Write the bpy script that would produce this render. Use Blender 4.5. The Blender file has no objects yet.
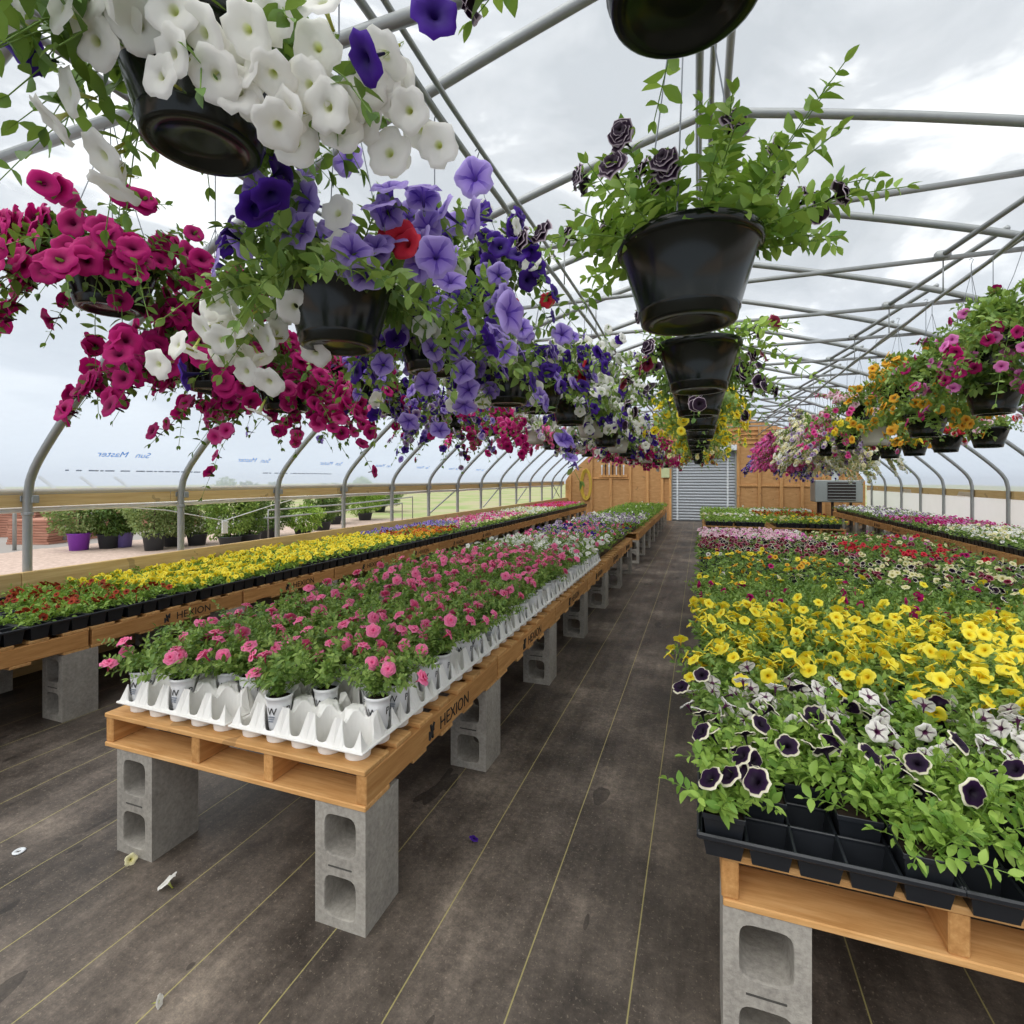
import bpy, math, random
import numpy as np
from mathutils import Matrix, Vector, Euler

C = bpy.context.scene.collection
PI = math.pi
H = 1.452                                   # eye height
R0 = random.Random(7)

# ------------------------------------------------------------------ colour + materials
def lin(c):
    if isinstance(c, str):
        c = tuple(int(c[i:i+2], 16) for i in (0, 2, 4))
    return tuple(((v/255)/12.92 if v/255 <= .04045 else ((v/255+.055)/1.055)**2.4) for v in c) + (1.0,)

class NT:
    def __init__(s, name):
        s.m = bpy.data.materials.new(name); s.m.use_nodes = True
        s.t = s.m.node_tree; s.t.nodes.clear()
        s.out = s.n('ShaderNodeOutputMaterial')
    def n(s, kind, **kw):
        nd = s.t.nodes.new(kind)
        for k, v in kw.items():
            if k.startswith('i_'):
                key = k[2:]
                nd.inputs[int(key) if key.isdigit() else key.replace('_', ' ')].default_value = v
            else: setattr(nd, k, v)
        return nd
    def l(s, a, b): s.t.links.new(a, b)
    def ramp(s, stops, interp='LINEAR'):
        r = s.n('ShaderNodeValToRGB'); e = r.color_ramp; e.interpolation = interp
        while len(e.elements) < len(stops): e.elements.new(.5)
        for el, (p, c) in zip(e.elements, stops):
            el.position = p; el.color = lin(c) if not (isinstance(c, tuple) and len(c) == 4) else c
        return r
    def mix(s, fac, a, b, blend='MIX'):
        m = s.n('ShaderNodeMix', data_type='RGBA', blend_type=blend)
        for sock, v in ((m.inputs[0], fac), (m.inputs[6], a), (m.inputs[7], b)):
            if hasattr(v, 'links'): s.l(v, sock)
            else: sock.default_value = v
        return m.outputs[2]
    def math(s, op, a, b=0.0, c=0.0):
        m = s.n('ShaderNodeMath', operation=op)
        for i, v in enumerate((a, b, c)):
            if hasattr(v, 'links'): s.l(v, m.inputs[i])
            else: m.inputs[i].default_value = v
        return m.outputs[0]
    def coords(s, kind='Object', scale=(1, 1, 1)):
        tc = s.n('ShaderNodeTexCoord'); mp = s.n('ShaderNodeMapping'); mp.inputs['Scale'].default_value = scale
        s.l(tc.outputs[kind], mp.inputs['Vector']); return mp.outputs[0]
    def noise(s, vec, scale, detail=3, rough=.55):
        n = s.n('ShaderNodeTexNoise'); n.inputs['Scale'].default_value = scale
        n.inputs['Detail'].default_value = detail; n.inputs['Roughness'].default_value = rough
        if vec is not None: s.l(vec, n.inputs['Vector'])
        return n.outputs['Fac']
    def bsdf(s, col, rough=.6, metal=0., spec=.5, bump=None, bstr=.3, bdist=.01):
        p = s.n('ShaderNodeBsdfPrincipled')
        for sock, v in (('Base Color', col), ('Roughness', rough), ('Metallic', metal), ('Specular IOR Level', spec)):
            if hasattr(v, 'links'): s.l(v, p.inputs[sock])
            else: p.inputs[sock].default_value = v
        if bump is not None:
            b = s.n('ShaderNodeBump'); b.inputs['Strength'].default_value = bstr; b.inputs['Distance'].default_value = bdist
            s.l(bump, b.inputs['Height']); s.l(b.outputs[0], p.inputs['Normal'])
        return p.outputs[0]
    def end(s, sh): s.l(sh, s.out.inputs['Surface']); return s.m

def plain(name, col, rough=.5, metal=0., spec=.5, var=.12, scale=30):
    t = NT(name); v = t.coords(); n = t.noise(v, scale)
    c = lin(col); d = tuple(x*(1-var) for x in c[:3])+(1,); e = tuple(min(1, x*(1+var)) for x in c[:3])+(1,)
    return t.end(t.bsdf(t.mix(n, d, e), rough, metal, spec))

def leaf_mat(name, dark, light, trans=.28):
    t = NT(name)
    a = t.n('ShaderNodeAttribute', attribute_name='rnd'); oi = t.n('ShaderNodeObjectInfo')
    f = t.math('ADD', t.math('MULTIPLY', a.outputs['Fac'], .8), t.math('MULTIPLY', oi.outputs['Random'], .2))
    col = t.mix(f, lin(dark), lin(light))
    p = t.bsdf(col, .5, 0, .35)
    tr = t.n('ShaderNodeBsdfTranslucent'); t.l(t.mix(.5, col, lin('a8c040')), tr.inputs[0])
    ms = t.n('ShaderNodeMixShader'); ms.inputs[0].default_value = trans
    t.l(p, ms.inputs[1]); t.l(tr.outputs[0], ms.inputs[2]); return t.end(ms.outputs[0])

def petal_mat(name, stops, var=.10, trans=.3, vein=None):
    t = NT(name)
    a = t.n('ShaderNodeAttribute', attribute_name='t'); r = t.ramp(stops); t.l(a.outputs['Fac'], r.inputs[0])
    col = r.outputs[0]
    if vein:
        v = t.n('ShaderNodeAttribute', attribute_name='v')
        f = t.math('MULTIPLY', t.math('GREATER_THAN', v.outputs['Fac'], .86), t.math('SUBTRACT', 1.0, a.outputs['Fac']))
        col = t.mix(t.math('MINIMUM', t.math('MULTIPLY', f, 1.6), 1.0), col, lin(vein))
    oi = t.n('ShaderNodeObjectInfo'); rn = t.n('ShaderNodeAttribute', attribute_name='rnd')
    br = t.math('ADD', 1-var, t.math('MULTIPLY', t.math('FRACT', t.math('ADD', rn.outputs['Fac'], oi.outputs['Random'])), 2*var))
    h = t.n('ShaderNodeHueSaturation'); t.l(br, h.inputs['Value']); t.l(col, h.inputs['Color'])
    d = t.bsdf(h.outputs[0], .6, 0, .25)
    tr = t.n('ShaderNodeBsdfTranslucent'); t.l(h.outputs[0], tr.inputs[0])
    ms = t.n('ShaderNodeMixShader'); ms.inputs[0].default_value = trans
    t.l(d, ms.inputs[1]); t.l(tr.outputs[0], ms.inputs[2]); return t.end(ms.outputs[0])

def wood_mat(name, a, b, c, along=(30, 3, 30), rough=.7, planks=None):
    t = NT(name); v = t.coords('Object', along)
    n1 = t.noise(v, 2.0, 5, .65); oi = t.n('ShaderNodeObjectInfo')
    f = t.math('FRACT', t.math('ADD', t.math('MULTIPLY', n1, 1.0), t.math('MULTIPLY', oi.outputs['Random'], .0)))
    col = t.ramp([(.3, a), (.55, b), (.75, c)]); t.l(f, col.inputs[0])
    n2 = t.noise(t.coords('Object', (1, 1, 1)), 5.0, 2)
    st = t.mix(t.math('MULTIPLY', t.math('GREATER_THAN', n2, .68), .35), col.outputs[0], lin('5a4630'))
    h = t.n('ShaderNodeHueSaturation'); t.l(st, h.inputs['Color'])
    t.l(t.math('ADD', .86, t.math('MULTIPLY', oi.outputs['Random'], .26)), h.inputs['Value'])
    return t.end(t.bsdf(h.outputs[0], rough, 0, .3, n1, .25, .004))

M = {}
M['wood_x'] = wood_mat('pallet_wood_across', 'b9874f', 'cf9f66', 'dcb27c', (2.5, 26, 26))
M['wood_y'] = wood_mat('pallet_wood_along', 'b07c46', 'c6935a', 'd6a96f', (26, 2.5, 26))
M['rail'] = wood_mat('pale_pine', 'c2a06a', 'd1b37d', 'dcc290', (26, 1.2, 26))
M['stud'] = wood_mat('stud_pine', 'c08c55', 'd2a068', 'ddb27c', (26, 26, 2))
M['ply'] = wood_mat('orange_plywood', 'b98a58', 'c99a66', 'd6aa78', (2.2, 6, 7))
M['black'] = plain('black_gloss_plastic', '15161a', .28, 0, .5, .2)
M['pot_black'] = plain('dark_green_black_pot_plastic', '10150f', .2, 0, .4, .2, 12)
M['tray_black'] = plain('matt_black_tray_plastic', '1d2025', .38, 0, .5, .25, 40)
M['white'] = plain('white_tray_plastic', 'edebe6', .45, 0, .4, .03)
M['pot_white'] = plain('white_pot_plastic', 'e9e9ea', .4, 0, .4, .03)
M['pot_cream'] = plain('cream_pot_plastic', 'c9c6bd', .4, 0, .4, .05)
M['steel'] = plain('galvanised_steel', '9c9f9e', .45, .45, .5, .12, 18)
M['wire'] = plain('thin_grey_wire', '80848a', .4, .6)
M['soil'] = plain('potting_soil', '2b211a', .95, 0, .2, .5, 120)
M['ink'] = plain('black_ink', '1c1a1a', .7)
def ink_mat(name, col):
    t = NT(name); d = t.n('ShaderNodeBsdfDiffuse'); d.inputs[0].default_value = lin(col); r = t.n('ShaderNodeBsdfTranslucent'); r.inputs[0].default_value = lin(col)
    m = t.n('ShaderNodeMixShader'); m.inputs[0].default_value = .75; t.l(d.outputs[0], m.inputs[1]); t.l(r.outputs[0], m.inputs[2]); return t.end(m.outputs[0])
M['blue_ink'] = ink_mat('blue_film_print', '6fb4ea')
M['grey_ink'] = ink_mat('grey_film_print', 'b4bac4')
M['purple_plastic'] = plain('purple_plastic', '8a3fc0', .45)
M['lav_plastic'] = plain('lavender_plastic', '7a70b8', .45)
M['dark_pot'] = plain('dark_grey_plastic', '3a3f46', .5)
M['heater'] = plain('grey_heater_enamel', '9aa09e', .45, .2)
M['heater_dark'] = plain('dark_louvre_metal', '3b3432', .5, .3)
M['rust'] = plain('brown_leg_metal', '4a3530', .6, .3)
M['white_paint'] = plain('white_metal_paint', 'dfe3e6', .5)
M['hose'] = plain('yellow_rubber_hose', 'c8aa3c', .5)
M['paper'] = plain('pale_green_paper', 'c9d0a0', .8)
M['leaf'] = leaf_mat('petunia_leaf', '4c7434', 'a2bc64')
M['leaf_b'] = leaf_mat('bright_leaf', '56842e', 'b2d064')
M['leaf_d'] = leaf_mat('dark_leaf', '34561f', '72964a')
M['leaf_s'] = leaf_mat('sage_shrub_leaf', '5c7844', 'a4b27c')
M['leaf_t'] = leaf_mat('dark_evergreen_leaf', '3a5a30', '6f8e4a')
M['stem'] = plain('green_stem', '6f8f3c', .6)
P = {
 'white': petal_mat('white_petal', [(0, 'b9b83c'), (.09, 'd0d88c'), (.24, 'f0efe6'), (1, 'f6f4ee')], .04, .3),
 'purple': petal_mat('deep_purple_petal', [(0, '12063a'), (.3, '2b0f66'), (1, '4d2399')], .15, .22),
 'lavender': petal_mat('lavender_petal', [(0, '3b2a70'), (.2, '7458b8'), (.6, '9f86d6'), (1, 'bca8e8')], .12, .3, '5b3ca8'),
 'magenta': petal_mat('magenta_petal', [(0, '3d0424'), (.25, '84084c'), (.6, 'b41068'), (1, 'c61c7a')], .14, .25),
 'red': petal_mat('red_petal', [(0, '5c0a12'), (.3, 'c01c30'), (1, 'de3a4c')], .1, .25),
 'pink': petal_mat('rose_pink_petal', [(0, 'c02a60'), (.3, 'ee5c96'), (1, 'fb92ba')], .08, .35),
 'palepink': petal_mat('pale_pink_petal', [(0, 'c85a92'), (.3, 'efb4cc'), (1, 'f8dfe6')], .08, .3),
 'orchid': petal_mat('orchid_pink_petal', [(0, 'a02880'), (.4, 'd868b4'), (1, 'e88cc8')], .12, .3),
 'yellow': petal_mat('yellow_petal', [(0, 'c09a10'), (.22, 'ecc41c'), (.45, 'fae434'), (1, 'fff05c')], .06, .3),
 'gold': petal_mat('golden_orange_petal', [(0, '8a4a10'), (.3, 'd88a1c'), (.6, 'eeb032'), (1, 'f2c044')], .08, .3),
 'picotee': petal_mat('dark_petal_cream_rim', [(0, '0c0410'), (.5, '1c0626'), (.8, '2a0a36'), (.86, 'e4dcc0'), (1, 'f2ecd6')], .05, .2),
 'pompom': petal_mat('black_petal_pale_rim', [(0, '160818'), (.5, '251026'), (.86, '301632'), (.93, 'b6a4b0'), (1, 'cfc0c8')], .06, .2),
 'veined': petal_mat('white_petal_dark_veins', [(0, '3a1038'), (.22, '6a3058'), (.36, 'efe9e2'), (1, 'f4f0ea')], .04, .3, '4a1a44'),
 'maroon': petal_mat('maroon_petal', [(0, '300410'), (.5, '6a0c28'), (.85, '8a1c3a'), (.95, 'c890a0'), (1, 'd8a8b4')], .12, .22),
 'rustred': petal_mat('rust_petal', [(0, '3a1008'), (.5, '8c2c18'), (1, 'b04a24')], .2, .22),
 'orange': petal_mat('orange_petal', [(0, '8a2c10'), (.5, 'd86428'), (1, 'e88a3c')], .15, .25),
 'cream': petal_mat('cream_petal', [(0, '9a9a30'), (.3, 'e6dc98'), (1, 'f1ebc4')], .06, .3),
 'mauve': petal_mat('mauve_petal', [(0, '4a2a5a'), (.4, '8a6aa0'), (.75, 'b49cc0'), (1, 'e4dce6')], .12, .3),
 'hotpink': petal_mat('hot_pink_petal', [(0, '9a0a50'), (.4, 'e0308c'), (1, 'ee6cac')], .1, .28),
}

# ------------------------------------------------------------------ mesh building
class MB:
    def __init__(s): s.V = []; s.F = []; s.MI = []; s.A = {'t': [], 'rnd': [], 'v': []}; s.n = 0
    def add(s, V, F, mat=0, t=None, rnd=None, v=None):
        V = np.asarray(V, float).reshape(-1, 3); F = [np.asarray(f, int)+s.n for f in (F if isinstance(F, list) else [F]) if len(f)]
        s.V.append(V); k = len(V)
        for f in F:
            s.F.append(f); s.MI.append(np.full(len(f), mat, int))
        for key, val in (('t', t), ('rnd', rnd), ('v', v)):
            s.A[key].append(np.zeros(k) if val is None else np.broadcast_to(np.asarray(val, float), (k,)))
        s.n += k
    def mesh(s, name, mats, smooth=False, attrs=False):
        me = bpy.data.meshes.new(name)
        V = np.concatenate(s.V).astype(np.float32)
        me.vertices.add(len(V)); me.vertices.foreach_set('co', V.ravel())
        tot = np.concatenate([np.full(len(f), f.shape[1], np.int32) for f in s.F]); idx = np.concatenate([f.ravel() for f in s.F]).astype(np.int32)
        st = np.zeros(len(tot), np.int32); st[1:] = np.cumsum(tot)[:-1]
        me.loops.add(len(idx)); me.loops.foreach_set('vertex_index', idx)
        me.polygons.add(len(tot)); me.polygons.foreach_set('loop_start', st)
        for m in (mats if isinstance(mats, (list, tuple)) else [mats]): me.materials.append(m)
        me.polygons.foreach_set('material_index', np.concatenate(s.MI).astype(np.int32))
        me.polygons.foreach_set('use_smooth', np.full(len(tot), bool(smooth)))
        if attrs:
            for k in s.A:
                at = me.attributes.new(k, 'FLOAT', 'POINT'); at.data.foreach_set('value', np.concatenate(s.A[k]).astype(np.float32))
        me.update(calc_edges=True); me.validate()
        return me
    # shapes
    def box(s, lo, hi, mat=0):
        x0, y0, z0 = lo; x1, y1, z1 = hi
        V = [(x0,y0,z0),(x1,y0,z0),(x1,y1,z0),(x0,y1,z0),(x0,y0,z1),(x1,y0,z1),(x1,y1,z1),(x0,y1,z1)]
        s.add(V, np.array([(0,3,2,1),(4,5,6,7),(0,1,5,4),(1,2,6,5),(2,3,7,6),(3,0,4,7)]), mat)
    def bbox(s, lo, hi, b=.004, mat=0):                        # box with chamfered edges
        lo = np.array(lo, float); hi = np.array(hi, float); b = min(b, *(0.45*(hi-lo)))
        V = []; ix = {}
        for cx in (0,1):
            for cy in (0,1):
                for cz in (0,1):
                    c = np.where([cx,cy,cz], hi, lo); d = np.where([cx,cy,cz], -b, b)
                    for ax in range(3):
                        p = c+d; p[ax] = c[ax]; ix[cx,cy,cz,ax] = len(V); V.append(p)
        Q = []; T = []
        for ax in range(3):
            u, w = (ax+1)%3, (ax+2)%3
            for sd in (0,1):
                q = []
                for a, c in ((0,0),(1,0),(1,1),(0,1)):
                    k = [0,0,0]; k[ax] = sd; k[u] = a; k[w] = c; q.append(ix[k[0],k[1],k[2],ax])
                Q.append(q if sd else q[::-1])
        for ax in range(3):
            u, w = (ax+1)%3, (ax+2)%3
            for a in (0,1):
                for c in (0,1):
                    k0 = [0,0,0]; k0[u] = a; k0[w] = c; k1 = list(k0); k1[ax] = 1
                    q = [ix[k0[0],k0[1],k0[2],u], ix[k1[0],k1[1],k1[2],u], ix[k1[0],k1[1],k1[2],w], ix[k0[0],k0[1],k0[2],w]]
                    Q.append(q if a != c else q[::-1])
        for cx in (0,1):
            for cy in (0,1):
                for cz in (0,1):
                    tr = [ix[cx,cy,cz,k] for k in range(3)]; T.append(tr if (cx+cy+cz)%2 else tr[::-1])
        s.add(V, [np.array(Q), np.array(T)], mat)
    def tube(s, pts, r, n=8, mat=0, caps=True):
        pts = np.asarray(pts, float); k = len(pts); r = np.broadcast_to(np.asarray(r, float), (k,))
        tg = np.gradient(pts, axis=0); tg /= np.linalg.norm(tg, axis=1)[:, None]+1e-12
        up = np.array([0, 0, 1.]) if abs(tg[0][2]) < .9 else np.array([1., 0, 0])
        V = []
        a = np.linspace(0, 2*PI, n, endpoint=False)
        for i in range(k):
            x = np.cross(up, tg[i]); x /= np.linalg.norm(x)+1e-12; y = np.cross(tg[i], x); up = y
            V.append(pts[i]+r[i]*(np.cos(a)[:, None]*x+np.sin(a)[:, None]*y))
        V = np.concatenate(V); j = np.arange(n); jn = (j+1) % n
        Q = np.concatenate([np.stack([i*n+j, i*n+jn, (i+1)*n+jn, (i+1)*n+j], 1) for i in range(k-1)])
        F = [Q]
        if caps and n > 2: F += [np.array([j[::-1]]), np.array([(k-1)*n+j])]
        s.add(V, F, mat)
    def lathe(s, prof, n=32, mat=0, c=(0, 0, 0)):
        a = np.linspace(0, 2*PI, n, endpoint=False); V = []
        for r, z in prof: V.append(np.stack([c[0]+r*np.cos(a), c[1]+r*np.sin(a), np.full(n, c[2]+z)], 1))
        j = np.arange(n); jn = (j+1) % n
        Q = np.concatenate([np.stack([i*n+j, i*n+jn, (i+1)*n+jn, (i+1)*n+j], 1) for i in range(len(prof)-1)])
        s.add(np.concatenate(V), Q, mat)
    def disc(s, r, z, n=32, mat=0, c=(0, 0)):
        a = np.linspace(0, 2*PI, n, endpoint=False)
        s.add(np.stack([c[0]+r*np.cos(a), c[1]+r*np.sin(a), np.full(n, z)], 1), np.array([np.arange(n)]), mat)
    def sheet(s, G, mat=0, closed=False):                      # G: (a,b,3) grid
        a, b = G.shape[:2]; i, j = np.meshgrid(np.arange(a-1), np.arange(b-1), indexing='ij')
        Q = np.stack([i*b+j, (i+1)*b+j, (i+1)*b+j+1, i*b+j+1], -1).reshape(-1, 4); s.add(G.reshape(-1, 3), Q, mat)

def link(o, parent=None):
    C.objects.link(o)
    if parent is not None: o.parent = parent
    return o
def obj(name, mb, mats, parent=None, smooth=False, attrs=False, label=None):
    me = mb if isinstance(mb, bpy.types.Mesh) else mb.mesh(name, mats, smooth, attrs)
    o = link(bpy.data.objects.new(name, me), parent)
    if label: o['label'] = label
    return o
def tag(o, label, cat, group=None, kind=None):
    o['label'] = label; o['category'] = cat
    if group: o['group'] = group
    if kind: o['kind'] = kind
    return o
def thing(name, label, cat, loc=(0, 0, 0), rz=0., group=None):
    o = bpy.data.objects.new(name, None); o.empty_display_size = .05; link(o)
    o.location = loc; o.rotation_euler = (0, 0, rz); return tag(o, label, cat, group)
def struct(name, mb, mats, parent=None, smooth=False, label=None):
    o = obj(name, mb, mats, parent, smooth)
    if parent is None: o['kind'] = 'structure'
    if label: o['label'] = label
    return o
def copy_tree(o, parent=None):
    c = o.copy(); C.objects.link(c); c.parent = parent
    for ch in list(o.children): copy_tree(ch, c)
    return c
ORD = ['front', 'second', 'third', 'fourth', 'fifth', 'sixth', 'seventh', 'eighth', 'ninth', 'tenth', 'eleventh', 'twelfth', 'thirteenth',
       'fourteenth', 'fifteenth', 'sixteenth', 'seventeenth', 'eighteenth', 'nineteenth', 'twentieth', 'twenty-first', 'twenty-second', 'twenty-third',
       'twenty-fourth', 'twenty-fifth', 'twenty-sixth', 'twenty-seventh', 'twenty-eighth', 'twenty-ninth', 'thirtieth', 'thirty-first', 'thirty-second',
       'thirty-third', 'thirty-fourth', 'thirty-fifth', 'thirty-sixth', 'thirty-seventh', 'thirty-eighth', 'thirty-ninth', 'fortieth']
ORD1 = ['first']+ORD[1:]

# ------------------------------------------------------------------ camera, world
cam = bpy.data.cameras.new('camera'); co = link(bpy.data.objects.new('camera', cam))
co.location = (0, 0, H); co.rotation_euler = (PI/2, 0, math.atan(188/520))
cam.sensor_width = 36; cam.lens = 36*520/1024; cam.shift_y = -33/1024; cam.clip_start = .02; cam.clip_end = 500
S = bpy.context.scene; S.camera = co
S.view_settings.view_transform = 'Standard'; S.view_settings.look = 'None'; S.view_settings.gamma = 1; S.view_settings.exposure = .08
S.view_settings.use_curve_mapping = False
S.cycles.max_bounces = 7; S.cycles.diffuse_bounces = 4; S.cycles.glossy_bounces = 3; S.cycles.transmission_bounces = 4; S.cycles.transparent_max_bounces = 10
S.cycles.caustics_reflective = False; S.cycles.caustics_refractive = False

w = bpy.data.worlds.new('overcast_sky'); S.world = w; w.use_nodes = True; nt = w.node_tree; nt.nodes.clear()
tc = nt.nodes.new('ShaderNodeTexCoord'); mp = nt.nodes.new('ShaderNodeMapping'); mp.inputs['Scale'].default_value = (1, 1, 2.2)
nz = nt.nodes.new('ShaderNodeTexNoise'); nz.inputs['Scale'].default_value = 3.2; nz.inputs['Detail'].default_value = 6; nz.inputs['Roughness'].default_value = .55
nz.inputs['Distortion'].default_value = .4
rp = nt.nodes.new('ShaderNodeValToRGB'); e = rp.color_ramp
e.elements[0].position = .38; e.elements[0].color = (.60, .625, .65, 1); e.elements[1].position = .60; e.elements[1].color = (1.3, 1.3, 1.28, 1)
m_ = e.elements.new(.51); m_.color = (.76, .78, .80, 1)
sx = nt.nodes.new('ShaderNodeSeparateXYZ'); r2 = nt.nodes.new('ShaderNodeMapRange')
r2.inputs['From Min'].default_value = -.02; r2.inputs['From Max'].default_value = .35
mx = nt.nodes.new('ShaderNodeMix'); mx.data_type = 'RGBA'; mx.inputs[6].default_value = (.66, .74, .86, 1)
bg = nt.nodes.new('ShaderNodeBackground'); bg.inputs['Strength'].default_value = 1.0; wo = nt.nodes.new('ShaderNodeOutputWorld')
for a, b in ((tc.outputs['Generated'], mp.inputs['Vector']), (mp.outputs[0], nz.inputs['Vector']), (nz.outputs['Fac'], rp.inputs[0]),
             (tc.outputs['Generated'], sx.inputs[0]), (sx.outputs['Z'], r2.inputs['Value']), (r2.outputs[0], mx.inputs[0]), (rp.outputs[0], mx.inputs[7]),
             (mx.outputs[2], bg.inputs['Color']), (bg.outputs[0], wo.inputs['Surface'])):
    nt.links.new(a, b)

sl = bpy.data.lights.new('veiled_sun', 'SUN'); sl.energy = 3.0; sl.angle = math.radians(75); sl.color = (1.0, .985, .95)
so = link(bpy.data.objects.new('veiled_sun', sl)); so.rotation_euler = (math.radians(28), math.radians(-14), 0)

# ------------------------------------------------------------------ setting
XL, XR, XM, YE, YB = -4.74, 4.85, .055, 19.0, -1.3
def floor_mat():
    t = NT('black_woven_ground_cover'); v = t.coords('Object')
    n1 = t.noise(v, 1.6, 6, .65); n2 = t.noise(v, 90, 2, .7); n3 = t.noise(t.coords('Object', (5, .6, 1)), 2.2, 4, .6)
    base = t.ramp([(.34, '2a2522'), (.46, '4e463f'), (.56, '6b6158'), (.68, '978a7c')]); t.l(t.math('ADD', t.math('MULTIPLY', n1, .75), t.math('MULTIPLY', n3, .25)), base.inputs[0])
    gr = t.noise(t.coords('Object', (1, 1, 1)), 38, 5, .75)
    c = t.mix(t.math('MULTIPLY', t.math('GREATER_THAN', n2, .64), .30), base.outputs[0], lin('a89a88'))
    g2 = t.ramp([(.3, (.12, .12, .12, 1)), (.5, (.46, .46, .46, 1)), (.72, (.95, .92, .88, 1))]); t.l(t.math('ADD', t.math('MULTIPLY', gr, .6), t.math('MULTIPLY', t.noise(v, 150, 3, .8), .4)), g2.inputs[0])
    c = t.mix(.72, c, g2.outputs[0], 'OVERLAY')
    st = t.noise(t.coords('Object', (2.2, .9, 1)), 1.7, 3, .5)
    c = t.mix(t.math('MULTIPLY', t.math('GREATER_THAN', st, .66), .55), c, lin('1b1816'))
    sx = t.n('ShaderNodeSeparateXYZ'); t.l(v, sx.inputs[0])
    wob = t.math('MULTIPLY', t.math('SUBTRACT', t.noise(v, .9, 2), .5), t.math('MINIMUM', .09, t.math('MULTIPLY', t.math('MAXIMUM', t.math('SUBTRACT', -1.2, sx.outputs['X']), .06), .1)))
    fx = t.math('FRACT', t.math('DIVIDE', t.math('ADD', t.math('ADD', sx.outputs['X'], wob), 30.7*.307+.184+.307*.1+.0), .307))
    # line where the distance to the nearest thread is under 1.6 mm
    d = t.math('ABSOLUTE', t.math('SUBTRACT', fx, .8))
    ln = t.math('LESS_THAN', d, .0068)
    c = t.mix(t.math('MULTIPLY', ln, t.math('ADD', .3, t.math('MULTIPLY', n1, .8))), c, lin('b3a86c'))
    wv = t.n('ShaderNodeTexWave'); wv.inputs['Scale'].default_value = 60; t.l(v, wv.inputs['Vector'])
    rg = t.ramp([(.3, (.42,)*3+(1,)), (.7, (.62,)*3+(1,))]); t.l(n1, rg.inputs[0])
    return t.end(t.bsdf(c, rg.outputs[0], 0, .45, t.math('ADD', n1, t.math('MULTIPLY', n2, .12)), .35, .02))
mb = MB(); xs = np.linspace(XL-.1, XR+.1, 60); ys = np.linspace(YB, YE, 90)
mb.box((XL-.1, YB, -.06), (XR+.1, YE+.1, 0)); struct('floor', mb, floor_mat())

def gravel_mat():
    t = NT('pinkish_gravel_and_field'); v = t.coords('Object'); sx = t.n('ShaderNodeSeparateXYZ'); t.l(v, sx.inputs[0])
    n = t.noise(v, 14, 4, .7); g = t.ramp([(.3, 'a8968a'), (.55, 'c3aea2'), (.8, 'd6c6ba')]); t.l(n, g.inputs[0])
    n2 = t.noise(v, .35, 3, .6); gr = t.ramp([(.3, 'a89c86'), (.48, 'a4a47c'), (.62, '8a9c62')]); t.l(n2, gr.inputs[0])
    f = t.math('GREATER_THAN', t.math('ADD', sx.outputs['Y'], t.math('MULTIPLY', n2, 6)), 19)
    gy = t.mix(t.math('GREATER_THAN', t.math('SUBTRACT', t.math('MULTIPLY', n2, 2), sx.outputs['X']), 14.0), g.outputs[0], lin('9a9692'))
    return t.end(t.bsdf(t.mix(f, gy, gr.outputs[0]), .95, 0, .2))
mb = MB(); mb.box((-120, -40, -.3), (XL-.1, 160, -.02)); mb.box((XR+.1, -40, -.3), (60, 160, -.02)); mb.box((XL-.1, YE+.1, -.3), (XR+.1, 160, -.02))
struct('ground', mb, gravel_mat())

# hoop profile (left half), mirrored
LP = [(-4.74, 1.38), (-4.60, 1.60), (-4.195, 1.995), (-3.60, 2.48), (-2.857, 2.92), (-2.1, 3.25), (-1.28, 3.51), (-.55, 3.71), (XM, 3.86)]
def spline(pts, k=5):
    p = np.array(pts, float); p = np.vstack([2*p[0]-p[1], p, 2*p[-1]-p[-2]]); o = []
    for i in range(1, len(p)-2):
        for u in np.linspace(0, 1, k, endpoint=False):
            a, b, c, d = p[i-1:i+3]
            o.append(.5*((2*b)+(-a+c)*u+(2*a-5*b+4*c-d)*u*u+(-a+3*b-3*c+d)*u**3))
    o.append(p[-2]); return np.array(o)
half = spline(LP, 4)
prof = np.vstack([half, np.stack([2*XM-half[::-1][1:, 0], half[::-1][1:, 1]], 1)])
def hoop_pts(y, dz=0):
    pts = [(XL, y, .1), (XL, y, .8), (XL, y, 1.3)]+[(p[0], y, p[1]+dz) for p in prof[1:-1]]+[(XR, y, 1.3), (XR, y, .8), (XR, y, .1)]
    return pts
def film_mat():
    t = NT('clear_poly_film'); v = t.coords('Object')
    n = t.noise(t.coords('Object', (1, .5, 1)), 3.0, 4, .6)
    tp = t.n('ShaderNodeBsdfTransparent'); tp.inputs[0].default_value = (.965, .975, .985, 1)
    df = t.n('ShaderNodeBsdfDiffuse'); df.inputs[0].default_value = (.62, .67, .72, 1)
    tl = t.n('ShaderNodeBsdfTranslucent'); tl.inputs[0].default_value = (.62, .69, .77, 1)
    a = t.n('ShaderNodeMixShader'); a.inputs[0].default_value = .75; t.l(df.outputs[0], a.inputs[1]); t.l(tl.outputs[0], a.inputs[2])
    sz = t.n('ShaderNodeSeparateXYZ'); t.l(v, sz.inputs[0])
    lowz = t.math('MINIMUM', t.math('MAXIMUM', t.math('DIVIDE', t.math('SUBTRACT', 3.3, sz.outputs['Z']), 1.5), 0.0), 1.0)
    f = t.math('ADD', t.math('ADD', .12, t.math('MULTIPLY', n, .2)), t.math('MULTIPLY', lowz, .36))
    b = t.n('ShaderNodeMixShader'); t.l(f, b.inputs[0]); t.l(tp.outputs[0], b.inputs[1]); t.l(a.outputs[0], b.inputs[2])
    return t.end(b.outputs[0])
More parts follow.
